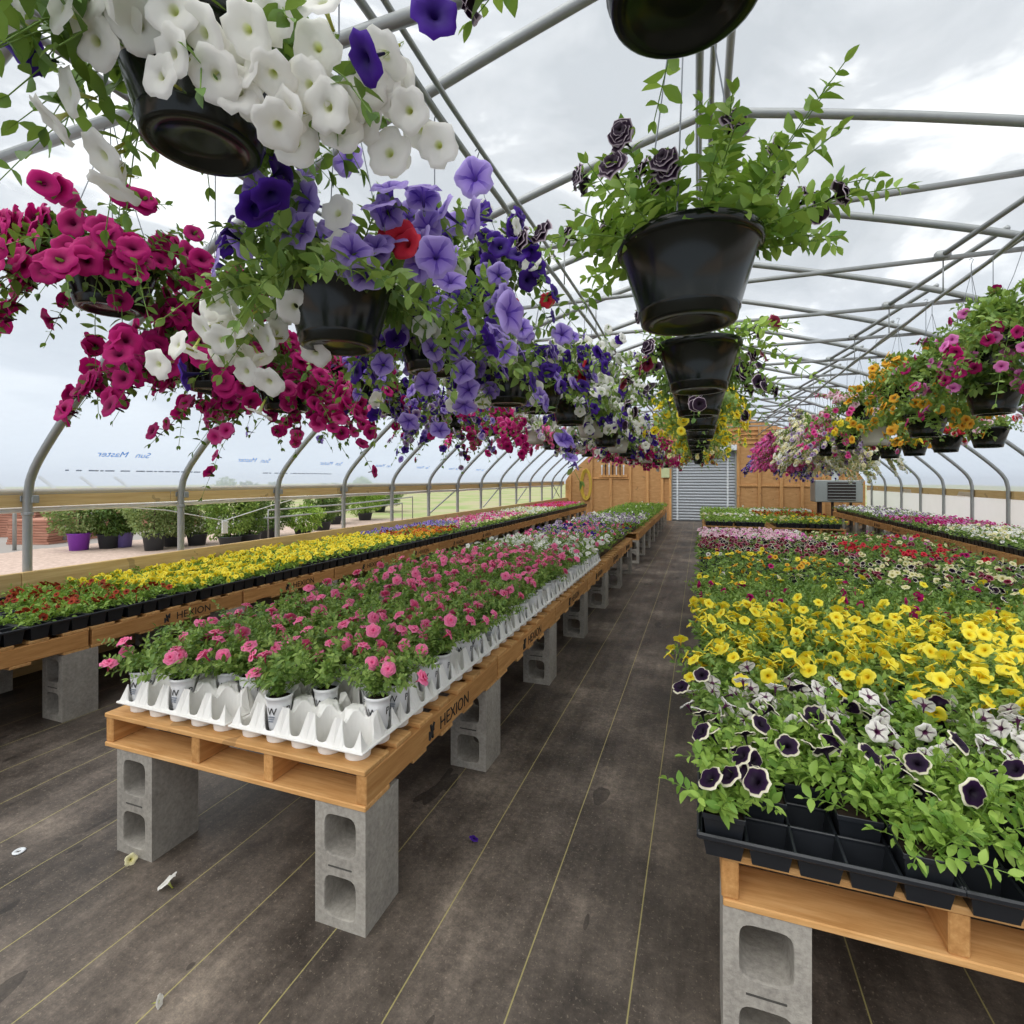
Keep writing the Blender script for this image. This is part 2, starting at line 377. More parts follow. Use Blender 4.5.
def side_film_mat():
    t = NT('milky_side_film'); n = t.noise(t.coords('Object', (1, 1, 1)), 2.5, 4, .6)
    tp = t.n('ShaderNodeBsdfTransparent'); tl = t.n('ShaderNodeBsdfTranslucent'); tl.inputs[0].default_value = (.93, .94, .95, 1)
    df = t.n('ShaderNodeBsdfDiffuse'); df.inputs[0].default_value = (.85, .87, .88, 1)
    a = t.n('ShaderNodeMixShader'); a.inputs[0].default_value = .7; t.l(df.outputs[0], a.inputs[1]); t.l(tl.outputs[0], a.inputs[2])
    b = t.n('ShaderNodeMixShader'); t.l(t.math('ADD', .88, t.math('MULTIPLY', n, .12)), b.inputs[0]); t.l(tp.outputs[0], b.inputs[1]); t.l(a.outputs[0], b.inputs[2])
    return t.end(b.outputs[0])
FILM = film_mat()
ys = np.arange(YB, YE+.01, .35)
pr = np.vstack([[(XL-.045, 1.30)], prof[1:-1]+np.array([0, .045]), [(XR+.045, 1.20)]])
pr[1:-1, 0] += np.where(pr[1:-1, 0] < XM, -.02, .02)
G = np.array([[(p[0], y, p[1]) for p in pr] for y in ys]); rr = np.random.RandomState(1)
mb = MB(); mb.sheet(G); CEIL = struct('ceiling', mb, FILM, smooth=True, label='clear plastic film stretched over the greenhouse hoops')
mb = MB(); ny = 60; zz = np.linspace(.05, 1.2, 8); yy = np.linspace(YB, YE, ny)
G = np.array([[(XR+.05+.02*math.sin(y*2.1+z*3)+.012*math.sin(y*6+z*9), y, z) for z in zz] for y in yy]); mb.sheet(G)
struct('wall_right', mb, side_film_mat(), smooth=True, label='milky plastic film closing the lower right side')

# posts + hoops
k = 0
hoops = [2.43+1.225*i for i in range(-2, 14)]
for i, y in enumerate(hoops):
    mb = MB(); mb.tube(hoop_pts(y), .029, 10)
    o = struct('trim_%d' % (i+1), mb, M['steel'], smooth=True, label='galvanised hoop pipe of the greenhouse, %s from the front' % ORD1[i])
    if y > 1:
        mb = MB(); mb.bbox((XL-.075, y-.03, 1.28), (XL-.03, y+.07, 1.33), .006); mb.bbox((XL+.0, y+.01, 1.27), (XL+.035, y+.06, 1.33), .006)
        mb.lathe([(.034, 0), (.036, .004), (.036, .02), (.034, .024)], 12, 0, (XL, y, 1.18)); obj('bracket', mb, M['steel'], o)
n_trim = len(hoops)
def trim(mb, m, label, smooth=False):
    global n_trim; n_trim += 1
    return struct('trim_%d' % n_trim, mb, m, smooth=smooth, label=label)
for i, y in enumerate(hoops):                                      # cross ties below each hoop
    if y < 1 or 2 < y < 3: continue
    mb = MB(); zt = 3.16 if y > 2 else 2.72; xx = 2.42 if y > 2 else 3.0; mb.tube([(XM-xx, y+.04, zt), (XM, y+.04, zt), (XM+xx, y+.04, zt)], .02, 8)
    trim(mb, M['steel'], 'straight cross tie pipe under the roof, %s from the front' % ORD1[i-2 if i > 1 else 0], True)
mb = MB(); mb.tube([(XM+.1, YB, 3.80), (XM+.1, 9, 3.80), (XM+.1, YE, 3.80)], .022, 8); trim(mb, M['steel'], 'ridge pipe running along the top of the roof', True)
PIPES = {-2.0: 2.87, -.95: 2.87, 0.0: 2.95, 1.75: 2.87, 2.5: 2.80}
PN = {-2.0: 'outer left', -.95: 'inner left', 0.0: 'central', 1.75: 'inner right', 2.5: 'outer right'}
for x, z in PIPES.items():
    mb = MB(); rr = random.Random(int(x*10))
    mb.tube([(x+.006*math.sin(y*1.7), y, z-.015*math.sin(PI*(y/1.225))**2) for y in np.linspace(YB, YE-.05, 60)], .014, 8)
    mb.tube([(x+.055+.012*math.sin(y*2.1), y, z+.028+.01*math.sin(y*3)) for y in np.linspace(YB, YE-.05, 60)], .011, 8)
    for y in hoops:
        if y > 3: mb.tube([(x+.02, y+.04, z), (x+.02, y+.04, 3.17)], .005, 6)
    trim(mb, M['steel'], 'double hanging pipe of the %s basket line' % PN[x], True)
for i in range(2, len(hoops)-2, 1):                                # slanted braces in the right of the roof
    y = hoops[i]; mb = MB()
    mb.tube([(2.15, y, 3.32), (1.75, y+1.22, 3.17)], .02, 8); mb.bbox((1.70, y+1.19, 3.14), (1.80, y+1.25, 3.2), .01)
    trim(mb, M['steel'], 'slanted brace pipe on the right of the roof, %s from front' % ORD1[i-2], True)

# side rails and boards
def rail(x0, x1, z0, z1, side, label, l=2.44):
    y = YB; i = 0
    while y < YE-.1:
        y2 = min(y+l, YE-.02); mb = MB(); mb.bbox((x0, y+.002, z0), (x1, y2-.002, z1), .004)
        trim(mb, M['rail'], label % ORD1[i]); y = y2; i += 1
rail(XL-.075, XL-.035, 1.24, 1.378, 'left', 'pale wooden rail board along the left wall, %s length from front')
rail(XR-.075+.11, XR+.04, 1.11, 1.25, 'right', 'pale wooden rail board along the right wall, %s length from front')
rail(XL+.03, XL+.07, .60, .765, 'left', 'pale wooden skirt board along the left wall, %s length from front', 3.66)
mb = MB(); mb.tube([(XL-.09, y, 1.215+.004*math.sin(y*3)) for y in np.linspace(YB, YE-.1, 40)], .022, 8); trim(mb, M['white_paint'], 'rolled up film bar below the left rail', True)
mb = MB(); mb.box((XL-.06, YB, 0), (XL+.03, YE, .6)); struct('wall_left', mb, M['rail'])
for y0, y1, za, zb in ((8.6, 9.75, .8, 1.22), (11.2, 12.2, .8, 1.22), (13.5, 14.5, .8, 1.22), (17.3, 18.2, .8, 1.25), (17.3, 18.2, 1.25, .8)):
    mb = MB(); mb.tube([(XL-.02, y0, za), (XL-.02, y1, zb)], .014, 8); trim(mb, M['steel'], 'thin slanted brace on the left wall %d cm along' % int(y0*100), True)
# white cord hanging across the open left side
mb = MB(); cp = [(XL-.12, 2.9, 1.235), (XL-.12, 3.6, 1.15), (XL-.12, 4.25, 1.0), (XL-.12, 4.9, 1.13), (XL-.12, 5.5, 1.235)]
mb.tube(cp, .006, 6); mb.bbox((XL-.13, 4.22, .86), (XL-.11, 4.29, 1.0), .005)
tag(obj('cord', mb, M['white_paint']), 'white cord sagging across the open left side behind yellow flowers', 'cord')

# end wall
mb = MB(); pts = [(XL, 0.0)]+[(p[0], p[1]) for p in prof]+[(XR, 0.0)]
n = len(pts); V = [(x, YE+.02, z) for x, z in pts]+[(x, YE+.06, z) for x, z in pts]
top = [(i, i+1) for i in range(n-1)]
Q = []
door = (-.90, 1.10, 2.42)
def arch_z(x):
    return float(np.interp(x, prof[:, 0], prof[:, 1]))
xs = sorted(set(list(np.linspace(XL, XR, 60))+[door[0], door[1]]))
for a, b in zip(xs[:-1], xs[1:]):
    z0 = door[2] if a >= door[0]-1e-6 and b <= door[1]+1e-6 else 0
    V = [(a, YE, z0), (b, YE, z0), (b, YE, arch_z(b)), (a, YE, arch_z(a)), (a, YE+.04, z0), (b, YE+.04, z0), (b, YE+.04, arch_z(b)), (a, YE+.04, arch_z(a))]
    mb.add(V, np.array([(0, 1, 2, 3), (7, 6, 5, 4), (0, 4, 5, 1), (3, 2, 6, 7)]))
struct('wall_back', mb, M['ply'], label='orange plywood end wall')
for i, x in enumerate([-4.55, -3.75, -3.05, -2.35, -1.75, -1.25, -.98, 1.2, 1.85, 2.5, 3.1, 3.7, 4.3]):
    mb = MB(); mb.bbox((x-.045, YE-.07, 0), (x+.045, YE-.001, arch_z(x)-.05), .004); trim(mb, M['stud'], 'pine stud on the plywood end wall, %s from the left' % ORD1[i])
mb = MB(); mb.bbox((1.25, YE-.045, 1.2), (4.6, YE-.002, 1.26), .004); trim(mb, M['stud'], 'pine rail across studs right of the roller door')
mb = MB(); mb.bbox((-3.75, YE-.045, 1.45), (-2.4, YE-.002, 1.51), .004); trim(mb, M['stud'], 'pine rail across studs left of the roller door')
mb = MB()
for i in range(7):
    z = 2.62+i*.15; xa = -1.1; mb.bbox((xa, YE-.05, z), (2.9 if z < 3.2 else 1.6, YE-.002, z+.04), .004)
trim(mb, M['stud'], 'pine boards above the roller door')
mb = MB(); xa, xb, zt = door; prof_d = []
nsl = 24
for i in range(nsl):
    z = zt*i/nsl; h = zt/nsl
    prof_d += [(.03, z), (.012, z+h*.25), (.0, z+h*.5), (.012, z+h*.75)]
prof_d.append((.03, zt)); G = np.array([[(x, YE+.005+d, z) for d, z in prof_d] for x in (xa, xb)]); mb.sheet(G)
d = struct('door_1', mb, plain('grey_roller_door', 'a6abb0', .45, .3), smooth=True, label='grey corrugated roller door in the end wall')
mb = MB(); mb.bbox((xa+.13, YE-.012, .02), (xa+.19, YE-.002, zt), .002); obj('door_tape', mb, M['white_paint'], d)
mb = MB(); mb.bbox((xb-.25, YE-.012, .02), (xb-.19, YE-.002, zt), .002); obj('door_tape', mb, M['white_paint'], d)
mb = MB(); mb.bbox((xa-.05, YE-.3, zt-.02), (xb+.05, YE-.001, zt+.17), .02); obj('door_housing', mb, M['white_paint'], d)
mb = MB(); mb.bbox((xa-.06, YE-.05, 0), (xa, YE-.002, zt), .005); mb.bbox((xb, YE-.05, 0), (xb+.06, YE-.002, zt), .005); obj('door_track', mb, M['heater'], d)

# ------------------------------------------------------------------ writing
def text_mesh(body, size, ext=.0006):
    cu = bpy.data.curves.new('t', 'FONT'); cu.body = body; cu.size = size; cu.extrude = ext; cu.align_x = 'CENTER'; cu.resolution_u = 3
    o = bpy.data.objects.new('t', cu); C.objects.link(o)
    me = bpy.data.meshes.new_from_object(o.evaluated_get(bpy.context.evaluated_depsgraph_get()))
    bpy.data.objects.remove(o); return me
HEX = text_mesh('HEXION', .075); HEX.materials.clear(); HEX.materials.append(M['ink'])
LOGO = MB()
for s in (1, -1):
    LOGO.tube([(-.014*s-.006, -.028, 0), (.0, 0, 0), (.014*s+.006, .028, 0)], [.005, .007, .005], 6)
LOGO.bbox((-.022, -.022, -.001), (-.012, .005, .001), .0005); LOGO.bbox((.012, -.005, -.001), (.022, .022, .001), .0005)
LOGO_ME = LOGO.mesh('printed_mark', M['ink'])
SUN = [(text_mesh(wd, .085, .0001), dx) for wd, dx in (('Sun', -.155), ('Master', .09))]
for me, dx in SUN: me.materials.clear(); me.materials.append(M['blue_ink'])
def film_frame(y, s, xoff=-.02):          # a point on the left film slope, s metres above the rail along the slope
    a = np.array([-4.74, 1.38+.045]); b = np.array([-4.195, 1.995+.045]); u = (b-a)/np.linalg.norm(b-a); p = a+u*s
    return Vector((p[0]+xoff, y, p[1])), u
for i, y in enumerate((3.0, 4.35, 5.6, 6.8, 8.0, 9.2, 10.5)):
    p, u = film_frame(y, .30); X = Vector((0, -1, 0)); Y = Vector((u[0], 0, u[1])); Z = X.cross(Y)
    for j, (me, dx) in enumerate(SUN):
        o = obj('film_print', me, None, CEIL)
        o.matrix_world = Matrix.Translation(p+Vector((0, -dx, -.015)))@Matrix((X, Y, Z)).transposed().to_4x4()
        o['label'] = 'mirrored blue %s word printed on the film, %s pair from front' % ('second' if j else 'first', ORD1[i])
for i, y in enumerate((3.25, 5.2)):
    mb = MB(); rr = random.Random(i); yy = -.55
    while yy < .6:
        l = rr.uniform(.02, .08); mb.box((yy, 0, -.0001), (yy+l, .014, .0001)); yy += l+rr.choice((.012, .012, .05))
    p, u = film_frame(y, .14); o = obj('film_print', mb, M['grey_ink'], CEIL); X = Vector((0, -1, 0)); Y = Vector((u[0], 0, u[1])); Z = X.cross(Y)
    o.matrix_world = Matrix.Translation(p+Vector((0, 0, -.015)))@Matrix((X, Y, Z)).transposed().to_4x4()
    o['label'] = 'faint grey line of print on the film, %s from front' % ORD1[i]

# ------------------------------------------------------------------ benches: blocks, pallets
def rrect(w, h, r, n):                    # points of a rounded rectangle, one per direction
    a = np.linspace(0, 2*PI, n, endpoint=False)+PI/n; c, s = np.cos(a), np.sin(a); p = 5.0
    k = (np.abs(c/(w/2))**p+np.abs(s/(h/2))**p)**(-1/p); return np.stack([c*k, s*k], 1), a
def rectpts(w, h, a):
    c, s = np.cos(a), np.sin(a); k = np.minimum((w/2)/np.maximum(np.abs(c), 1e-9), (h/2)/np.maximum(np.abs(s), 1e-9)); return np.stack([c*k, s*k], 1)
def block_mesh(seed):
    mb = MB(); n = 48; W, D, Ht = .194, .194, .397
    for kz in (0, 1):
        zc = Ht/4+kz*Ht/2
        hp, a = rrect(.118, .132, .03, n); op = rectpts(W, Ht/2, a)
        # snap the outer ring to the four corners
        for cx in (-1, 1):
            for cz in (-1, 1):
                i = np.argmin(np.abs(op[:, 0]-cx*W/2)+np.abs(op[:, 1]-cz*Ht/4)); op[i] = (cx*W/2, cz*Ht/4)
        j = np.arange(n); jn = (j+1) % n
        rings = [(op, -D/2), (hp*1.03, -D/2), (hp, -D/2+.006), (hp*.93, 0), (hp, D/2-.006), (hp*1.03, D/2), (op, D/2)]
        V = np.concatenate([np.stack([q[:, 0], np.full(n, y), q[:, 1]+zc], 1) for q, y in rings])
        Q = np.concatenate([np.stack([i*n+j, i*n+jn, (i+1)*n+jn, (i+1)*n+j], 1) for i in range(len(rings)-1)])
        mb.add(V, Q)
    w2, d2 = W/2, D/2
    for q in ([(-w2,-d2,0),(-w2,d2,0),(-w2,d2,Ht),(-w2,-d2,Ht)], [(w2,d2,0),(w2,-d2,0),(w2,-d2,Ht),(w2,d2,Ht)],
              [(-w2,-d2,Ht),(-w2,d2,Ht),(w2,d2,Ht),(w2,-d2,Ht)], [(w2,-d2,0),(w2,d2,0),(-w2,d2,0),(-w2,-d2,0)]):
        mb.add(q, np.array([(0, 1, 2, 3)]))
    mb.box((-.045, -d2-.001, Ht/2-.004), (.045, -d2+.002, Ht/2+.001), 1)
    return mb
def conc():
    t = NT('rough_grey_concrete'); v = t.coords(); n = t.noise(v, 60, 5, .7); n2 = t.noise(v, 6, 3)
    c = t.ramp([(.3, '85807a'), (.55, 'a8a39a'), (.8, 'c2bcb2')]); t.l(t.math('ADD', t.math('MULTIPLY', n, .6), t.math('MULTIPLY', n2, .4)), c.inputs[0])
    oi = t.n('ShaderNodeObjectInfo'); h = t.n('ShaderNodeHueSaturation'); t.l(c.outputs[0], h.inputs['Color']); t.l(t.math('ADD', .8, t.math('MULTIPLY', oi.outputs['Random'], .35)), h.inputs['Value'])
    return t.end(t.bsdf(h.outputs[0], .95, 0, .15, n, .5, .006))
M['conc'] = conc(); M['slot'] = plain('dark_slot', '4a4844', .95)
BLOCK = block_mesh(0).mesh('concrete_block', [M['conc'], M['slot']])
def block(x, y, label, group):
    o = obj('concrete_block', BLOCK, None); o.location = (x, y, 0); o.rotation_euler = (0, 0, R0.uniform(-.03, .03)); return tag(o, label, 'concrete block', group)
PZ = .397; PT = PZ+.131
PW, PD = 1.22, 1.14
def pallet_parts():
    parts = []
    ys_top = [(0, .14), (.185, .285), (.34, .44), (.5, .6), (.665, .765), (.83, .93), (1.0, 1.14)]
    for a, b in ys_top: parts.append(('deck_board', (0, a, .113), (PW, b, .131), 'wood_x'))
    for x in (0, .46, .80, PW-.04): parts.append(('stringer', (x, .006, .018), (x+.04, PD-.006, .113), 'wood_y'))
    for a, b in ((0, .14), (.3, .4), (.52, .62), (.74, .84), (1.0, 1.14)): parts.append(('bottom_board', (0, a, 0), (PW, b, .018), 'wood_x'))
    return parts
PP = []
for nm, lo, hi, m in pallet_parts():
    mb = MB(); mb.bbox(lo, hi, .003); PP.append((nm, mb.mesh(nm, M[m]), lo))
mb = MB()
for nm, lo, hi, m in pallet_parts(): mb.box(lo, hi, 0 if m == 'wood_x' else 1)
PALLET_SIMPLE = mb.mesh('pallet', [M['wood_x'], M['wood_y']])
def pallet(x, y, label, group, detail, text=None, txside=1, rot=0):
    if detail:
        o = thing('pallet', label, 'pallet', (x, y, PZ), 0, group)
        for nm, me, lo in PP:
            c = obj(nm, me, None, o); c.location = (R0.uniform(-.004, .004) if nm != 'stringer' else 0, 0, 0)
    else:
        o = tag(obj('pallet', PALLET_SIMPLE, None), label, 'pallet', group); o.location = (x, y, PZ)
    if abs(x+4.70) < .01 or abs(x-3.57) < .01: o.scale.x = .925
    if text is not None:
        fx = PW+.0012 if txside > 0 else -.0012
        X = Vector((0, 1 if txside > 0 else -1, 0)); Y = Vector((0, 0, 1)); Z = X.cross(Y)
        for nm, me, off in (('lettering', HEX, 0), ('printed_mark', LOGO_ME, -.21)):
            t = obj(nm, me, None, o, label='black printed lettering on the pallet side' if nm == 'lettering' else None)
            yy = text+off*(1 if txside > 0 else -1)
            zz = .038 if nm == 'lettering' else .064
            t.matrix_local = Matrix.Translation((fx, yy, zz))@Matrix((X, Y, Z)).transposed().to_4x4()
    return o
def bench(x0, x1y, y0, npal, name, group, near, side_blocks, textat=None, txside=1):
    for i in range(npal):
        y = y0+i*1.15
        pallet(x0, y, 'wooden pallet, %s from the %s end of %s' % (ORD1[i], 'near', name), 'pallets of '+group, i < near, textat if textat is not None and i < 7 and not (x0 < -4 and i == 0) else None, txside)
    for i in range(npal+1):
        yb = y0+.10 if i == 0 else min(y0+i*1.15-.06, y0+npal*1.15-.12)
        for sname, xb in side_blocks:
            block(xb, yb, 'upright concrete block, %s from near end along %s side of %s' % (ORD1[i], sname, name), 'blocks under '+group)
MX, RX, LX, FX = -2.213, .05, -4.685, 3.55
MY = 1.385
bench(MX, 0, MY, 6, 'middle bench', 'the middle bench', 3, (('aisle', MX+PW-.10), ('left', MX+.165)), .64)
bench(MX, 0, 9.15, 7, 'back middle bench', 'the back middle bench', 0, (('aisle', MX+PW-.10), ('left', MX+.17)))
bench(RX, 0, 1.385, 6, 'right bench inner row', 'the right bench', 2, (('aisle', RX+.10), ('far', RX+PW-.05)))
bench(RX+PW+.02, 0, 1.375, 6, 'right bench outer row', 'the right bench', 0, (('right', RX+2*PW-.1),))
bench(RX, 0, 11.0, 4, 'back right bench inner row', 'the back right bench', 0, (('aisle', RX+.10), ('far', RX+PW-.05)))
bench(RX+PW+.02, 0, 11.0, 4, 'back right bench outer row', 'the back right bench', 0, (('right', RX+2*PW-.1),))
# side benches use narrower pallets: the same pallet slid under the wall plants
BX = .925
bench(-4.70, 0, 1.01, 14, 'left wall bench', 'the left wall bench', 4, (('aisle', LX+1.02), ('wall', LX+.14)), .7)
bench(3.57, 0, 5.6, 10, 'right wall bench', 'the right wall bench', 0, (('aisle', FX+.11), ('wall', FX+1.1)), .6, -1)

# ------------------------------------------------------------------ trays and pots
def white_tray():
    mb = MB(); p = .112; n = 32; rc = .046; nx, ny = 5, 2; lip, lo, hi = .042, .066, .132
    a = np.linspace(0, 2*PI, n, endpoint=False)+PI/4; j = np.arange(n); jn = (j+1) % n
    for ix in range(nx):
        for iy in range(ny):
            cx, cy = (ix-(nx-1)/2)*p, (iy-(ny-1)/2)*p
            ring = lambda r, z: np.stack([cx+r*np.cos(a), cy+r*np.sin(a), np.broadcast_to(z, (n,))], 1)
            f = np.ones(n)
            for on, ang in ((ix == 0, PI), (ix == nx-1, 0), (iy == 0, -PI/2), (iy == ny-1, PI/2)):
                df = np.degrees(np.abs((a-ang+PI) % (2*PI)-PI))
                q = np.clip((df-(16 if on else 0))/(46 if on else 40), 0, 1); q = q*q*(3-2*q)
                f = np.minimum(f, q if on else .62+.38*q)
            top = lip+.006+(hi-lip-.006)*f
            sq = rectpts(p, p, a)
            for i in (0, 8, 16, 24): sq[i] = (np.sign(np.cos(a[i]))*p/2, np.sign(np.sin(a[i]))*p/2)
            outx = ((ix == 0) & (sq[:, 0] < -p/2+1e-4)) | ((ix == nx-1) & (sq[:, 0] > p/2-1e-4)); outy = ((iy == 0) & (sq[:, 1] < -p/2+1e-4)) | ((iy == ny-1) & (sq[:, 1] > p/2-1e-4))
            edge = outx | outy; zo = np.where(edge, lip, top+.003)
            R = [ring(.039, 0.), ring(.0415, .002), ring(rc-.001, .036), ring(rc, np.full(n, .043)), ring(rc+.002, top-.003), ring(rc+.005, top),
                 np.stack([cx+sq[:, 0], cy+sq[:, 1], zo], 1)]
            Q = np.concatenate([np.stack([i*n+j, i*n+jn, (i+1)*n+jn, (i+1)*n+j], 1) for i in range(len(R)-1)])
            mb.add(np.concatenate(R), [Q, np.array([j[::-1]])])
    X, Y = nx*p/2, ny*p/2                                         # rolled lip
    for lo_, hi_ in (((-X-.008, -Y-.008, lip-.006), (X+.008, -Y, lip+.003)), ((-X-.008, Y, lip-.006), (X+.008, Y+.008, lip+.003)),
                     ((-X-.008, -Y, lip-.006), (-X, Y, lip+.003)), ((X, -Y, lip-.006), (X+.008, Y, lip+.003))): mb.bbox(lo_, hi_, .003)
    return mb
WT = white_tray().mesh('white_tray', M['white'], smooth=False)
def cell(mb, cx, cy, w0, w1, z0, z1, flip=False, mat=0):            # tapered square cup, open on top
    V = [(cx+sx*w*.5, cy+sy*w*.5, z) for w, z in ((w0, z0), (w1, z1)) for sx, sy in ((-1, -1), (1, -1), (1, 1), (-1, 1))]
    mb.add(V, np.array([(0, 1, 5, 4), (1, 2, 6, 5), (2, 3, 7, 6), (3, 0, 4, 7), (0, 3, 2, 1)]), mat)
def black_tray(nx, ny, p, h=.09):
    mb = MB(); X, Y = nx*p/2, ny*p/2
    for ix in range(nx):
        for iy in range(ny): cell(mb, (ix-(nx-1)/2)*p, (iy-(ny-1)/2)*p, p*.76, p*.94, 0, h-.006)
    for ix in range(nx+1):
        x = ix*p-X; mb.bbox((x-.004, -Y, h-.012), (x+.004, Y, h-.002), .002)
    for iy in range(ny+1):
        y = iy*p-Y; mb.bbox((-X, y-.004, h-.012), (X, y+.004, h-.002), .002)
    for lo_, hi_ in (((-X-.01, -Y-.01, h-.014), (X+.01, -Y, h+.002)), ((-X-.01, Y, h-.014), (X+.01, Y+.01, h+.002)), ((-X-.01, -Y, h-.014), (-X, Y, h+.002)), ((X, -Y, h-.014), (X+.01, Y, h+.002))):
        mb.bbox(lo_, hi_, .004)
    return mb
BT = black_tray(5, 3, .103, .06).mesh('black_tray', M['tray_black'])
FT = black_tray(5, 5, .103, .085).mesh('black_flat', M['tray_black'])
def white_pot():
    mb = MB(); mb.lathe([(0.0, 0), (.030, 0), (.0335, .003), (.0418, .10), (.043, .118), (.046, .119), (.047, .127), (.045, .13), (.042, .128), (.041, .112)], 28)
    mb.disc(.0415, .115, 28, 1); return mb
WP = white_pot().mesh('pot', [M['pot_white'], M['soil']], smooth=True)
def bend(me, R, z):                                                # wrap flat lettering round a pot
    for v in me.vertices:
        a = v.co.x/R-PI/2; rr = R+.0006+(v.co.z if v.co.z > 0 else 0)*.3+.0016*(v.co.y)/.04; v.co = Vector((rr*math.cos(a), rr*math.sin(a), z+v.co.y))
LET = []
for ch, ang in (('W', .12), ('P', 1.5)):
    me = text_mesh(ch, .036, .0002); me.materials.clear(); me.materials.append(M['ink']); bend(me, .0412, .068)
    me.transform(Matrix.Rotation(ang, 4, 'Z')); LET.append(me)
mb = MB()
for k_ in range(3): mb.box((-.012, -.0438+.0006*k_, .060-.008*k_), (.012-.003*k_, -.0405, .063-.008*k_))
ml = mb.mesh('small_print', M['grey_ink']); ml.transform(Matrix.Rotation(.12, 4, 'Z')); LET.append(ml)
def black_pot():
    mb = MB(); cell(mb, 0, 0, .072, .094, .0, .098); mb.bbox((-.049, -.049, .088), (.049, -.046, .1), .001); mb.bbox((-.049, .046, .088), (.049, .049, .1), .001)
    mb.bbox((-.049, -.046, .088), (-.046, .046, .1), .001); mb.bbox((.046, -.046, .088), (.049, .046, .1), .001)
    mb.add([(-.046, -.046, .09), (.046, -.046, .09), (.046, .046, .09), (-.046, .046, .09)], np.array([(0, 1, 2, 3)]), 1); return mb
BP = black_pot().mesh('pot', [M['tray_black'], M['soil']])

# ------------------------------------------------------------------ plants
def unit(a): return a/(np.linalg.norm(a, axis=-1, keepdims=True)+1e-12)
def flower_t(na=20, seed=0, low=False, ruffle=.10, flat=0.):
    rs = np.random.RandomState(seed); n = na; a = np.linspace(0, 2*PI, n, endpoint=False)
    if low: rings = [(.10, -.6, 0.), (.42, -.05, .45), (1., .0, 1.)]
    else: rings = [(.055, -1.05, 0.), (.085, -.55, .06), (.17, -.15, .17), (.40, -.01, .42), (.75, .04, .74), (.9, .02, .88), (1., -.07, 1.)]
    ph = rs.uniform(0, 6); V = []; T = []; Vv = []
    for r, z, t in rings:
        lob = 1-.10*t*(1-np.abs(np.cos(2.5*a)))**1.5*1.6+.03*t*np.sin(9*a+ph)
        V.append(np.stack([r*lob*np.cos(a), r*lob*np.sin(a), z+ruffle*t*t*(np.sin(5*a+ph)*.6+np.sin(8*a+2*ph)*.4)+flat*t], 1))
        T.append(np.full(n, t)); Vv.append(np.abs(np.cos(2.5*a)))
    j = np.arange(n); jn = (j+1) % n
    Q = np.concatenate([np.stack([i*n+j, i*n+jn, (i+1)*n+jn, (i+1)*n+j], 1) for i in range(len(rings)-1)])
    return np.concatenate(V), [Q, np.array([j[::-1]])], np.concatenate(T), np.concatenate(Vv)
def pompom_t(seed=0, na=20, layers=3):
    Vs, Fs, Ts, n0 = [], [], [], 0
    for k in range(layers):
        V, F, T, _ = flower_t(na, seed*7+k, na < 14, .22); s = 1-.26*k
        V = V*s; V[:, 2] += .16*k; V = V@np.array(Euler((.08*k, .1*k, .9*k)).to_matrix()).T
        Vs.append(V); Fs += [f+n0 for f in F]; Ts.append(T); n0 += len(V)
    return np.concatenate(Vs), Fs, np.concatenate(Ts), np.zeros(n0)
CALYX = []
for q in range(5):
    a = q*2*PI/5; CALYX += [(.03*math.cos(a-.5), .03*math.sin(a-.5), -1.3), (.22*math.cos(a), .22*math.sin(a), -.75), (.03*math.cos(a+.5), .03*math.sin(a+.5), -1.3)]
CALYX = np.array(CALYX)
FL = {}
def flower_mesh(kind, var):
    key = (kind, var)
    if key not in FL:
        V, F, T, v = (pompom_t(var, 18) if kind in ('pompom', 'pink') else flower_t(20, var))
        mb = MB(); mb.add(V, F, 0, T, (var*.37) % 1, v); mb.add(CALYX, np.arange(15).reshape(5, 3), 1, rnd=.4)
        FL[key] = mb.mesh('flower', [P[kind], M['leaf']], smooth=True, attrs=True)
    return FL[key]
LOWF = [flower_t(10, s, True) for s in range(4)]
MIDF = [flower_t(15, s) for s in range(4)]
LOWP = [pompom_t(s, 10, 2) for s in range(4)]
def frame_from(D, rs, roll=True):
    D = unit(D); r = rs.normal(size=D.shape); X = unit(np.cross(r, D)); Y = np.cross(D, X); return X, Y, D
def add_flowers(mb, pos, dirs, size, rs, tmpls, mat):
    if len(pos) == 0: return
    X, Y, Z = frame_from(dirs, rs)
    for i in range(len(pos)):
        V, F, T, v = tmpls[rs.randint(len(tmpls))]
        mb.add(pos[i]+size[i]*(V[:, :1]*X[i]+V[:, 1:2]*Y[i]+V[:, 2:]*Z[i]), F, mat, T, rs.rand(), v)
LEAF_S = [(0, .02), (.22, .19), (.5, .265), (.8, .16), (1, .01)]
def leaf_hi():
    V = []
    for s, wd in LEAF_S:
        zb = -.22*s*s
        V += [(-wd, s, zb+.10*wd/.3), (0, s, zb), (wd, s, zb+.10*wd/.3)]
    Q = []
    for i in range(4): Q += [(3*i, 3*i+1, 3*i+4, 3*i+3), (3*i+1, 3*i+2, 3*i+5, 3*i+4)]
    return np.array(V), np.array(Q)
def leaf_lo(): return np.array([(0, 0, 0), (.28, .45, .05), (0, 1, -.18), (-.28, .45, .05)]), np.array([(0, 1, 2), (0, 2, 3)])
LH, LL = leaf_hi(), leaf_lo()
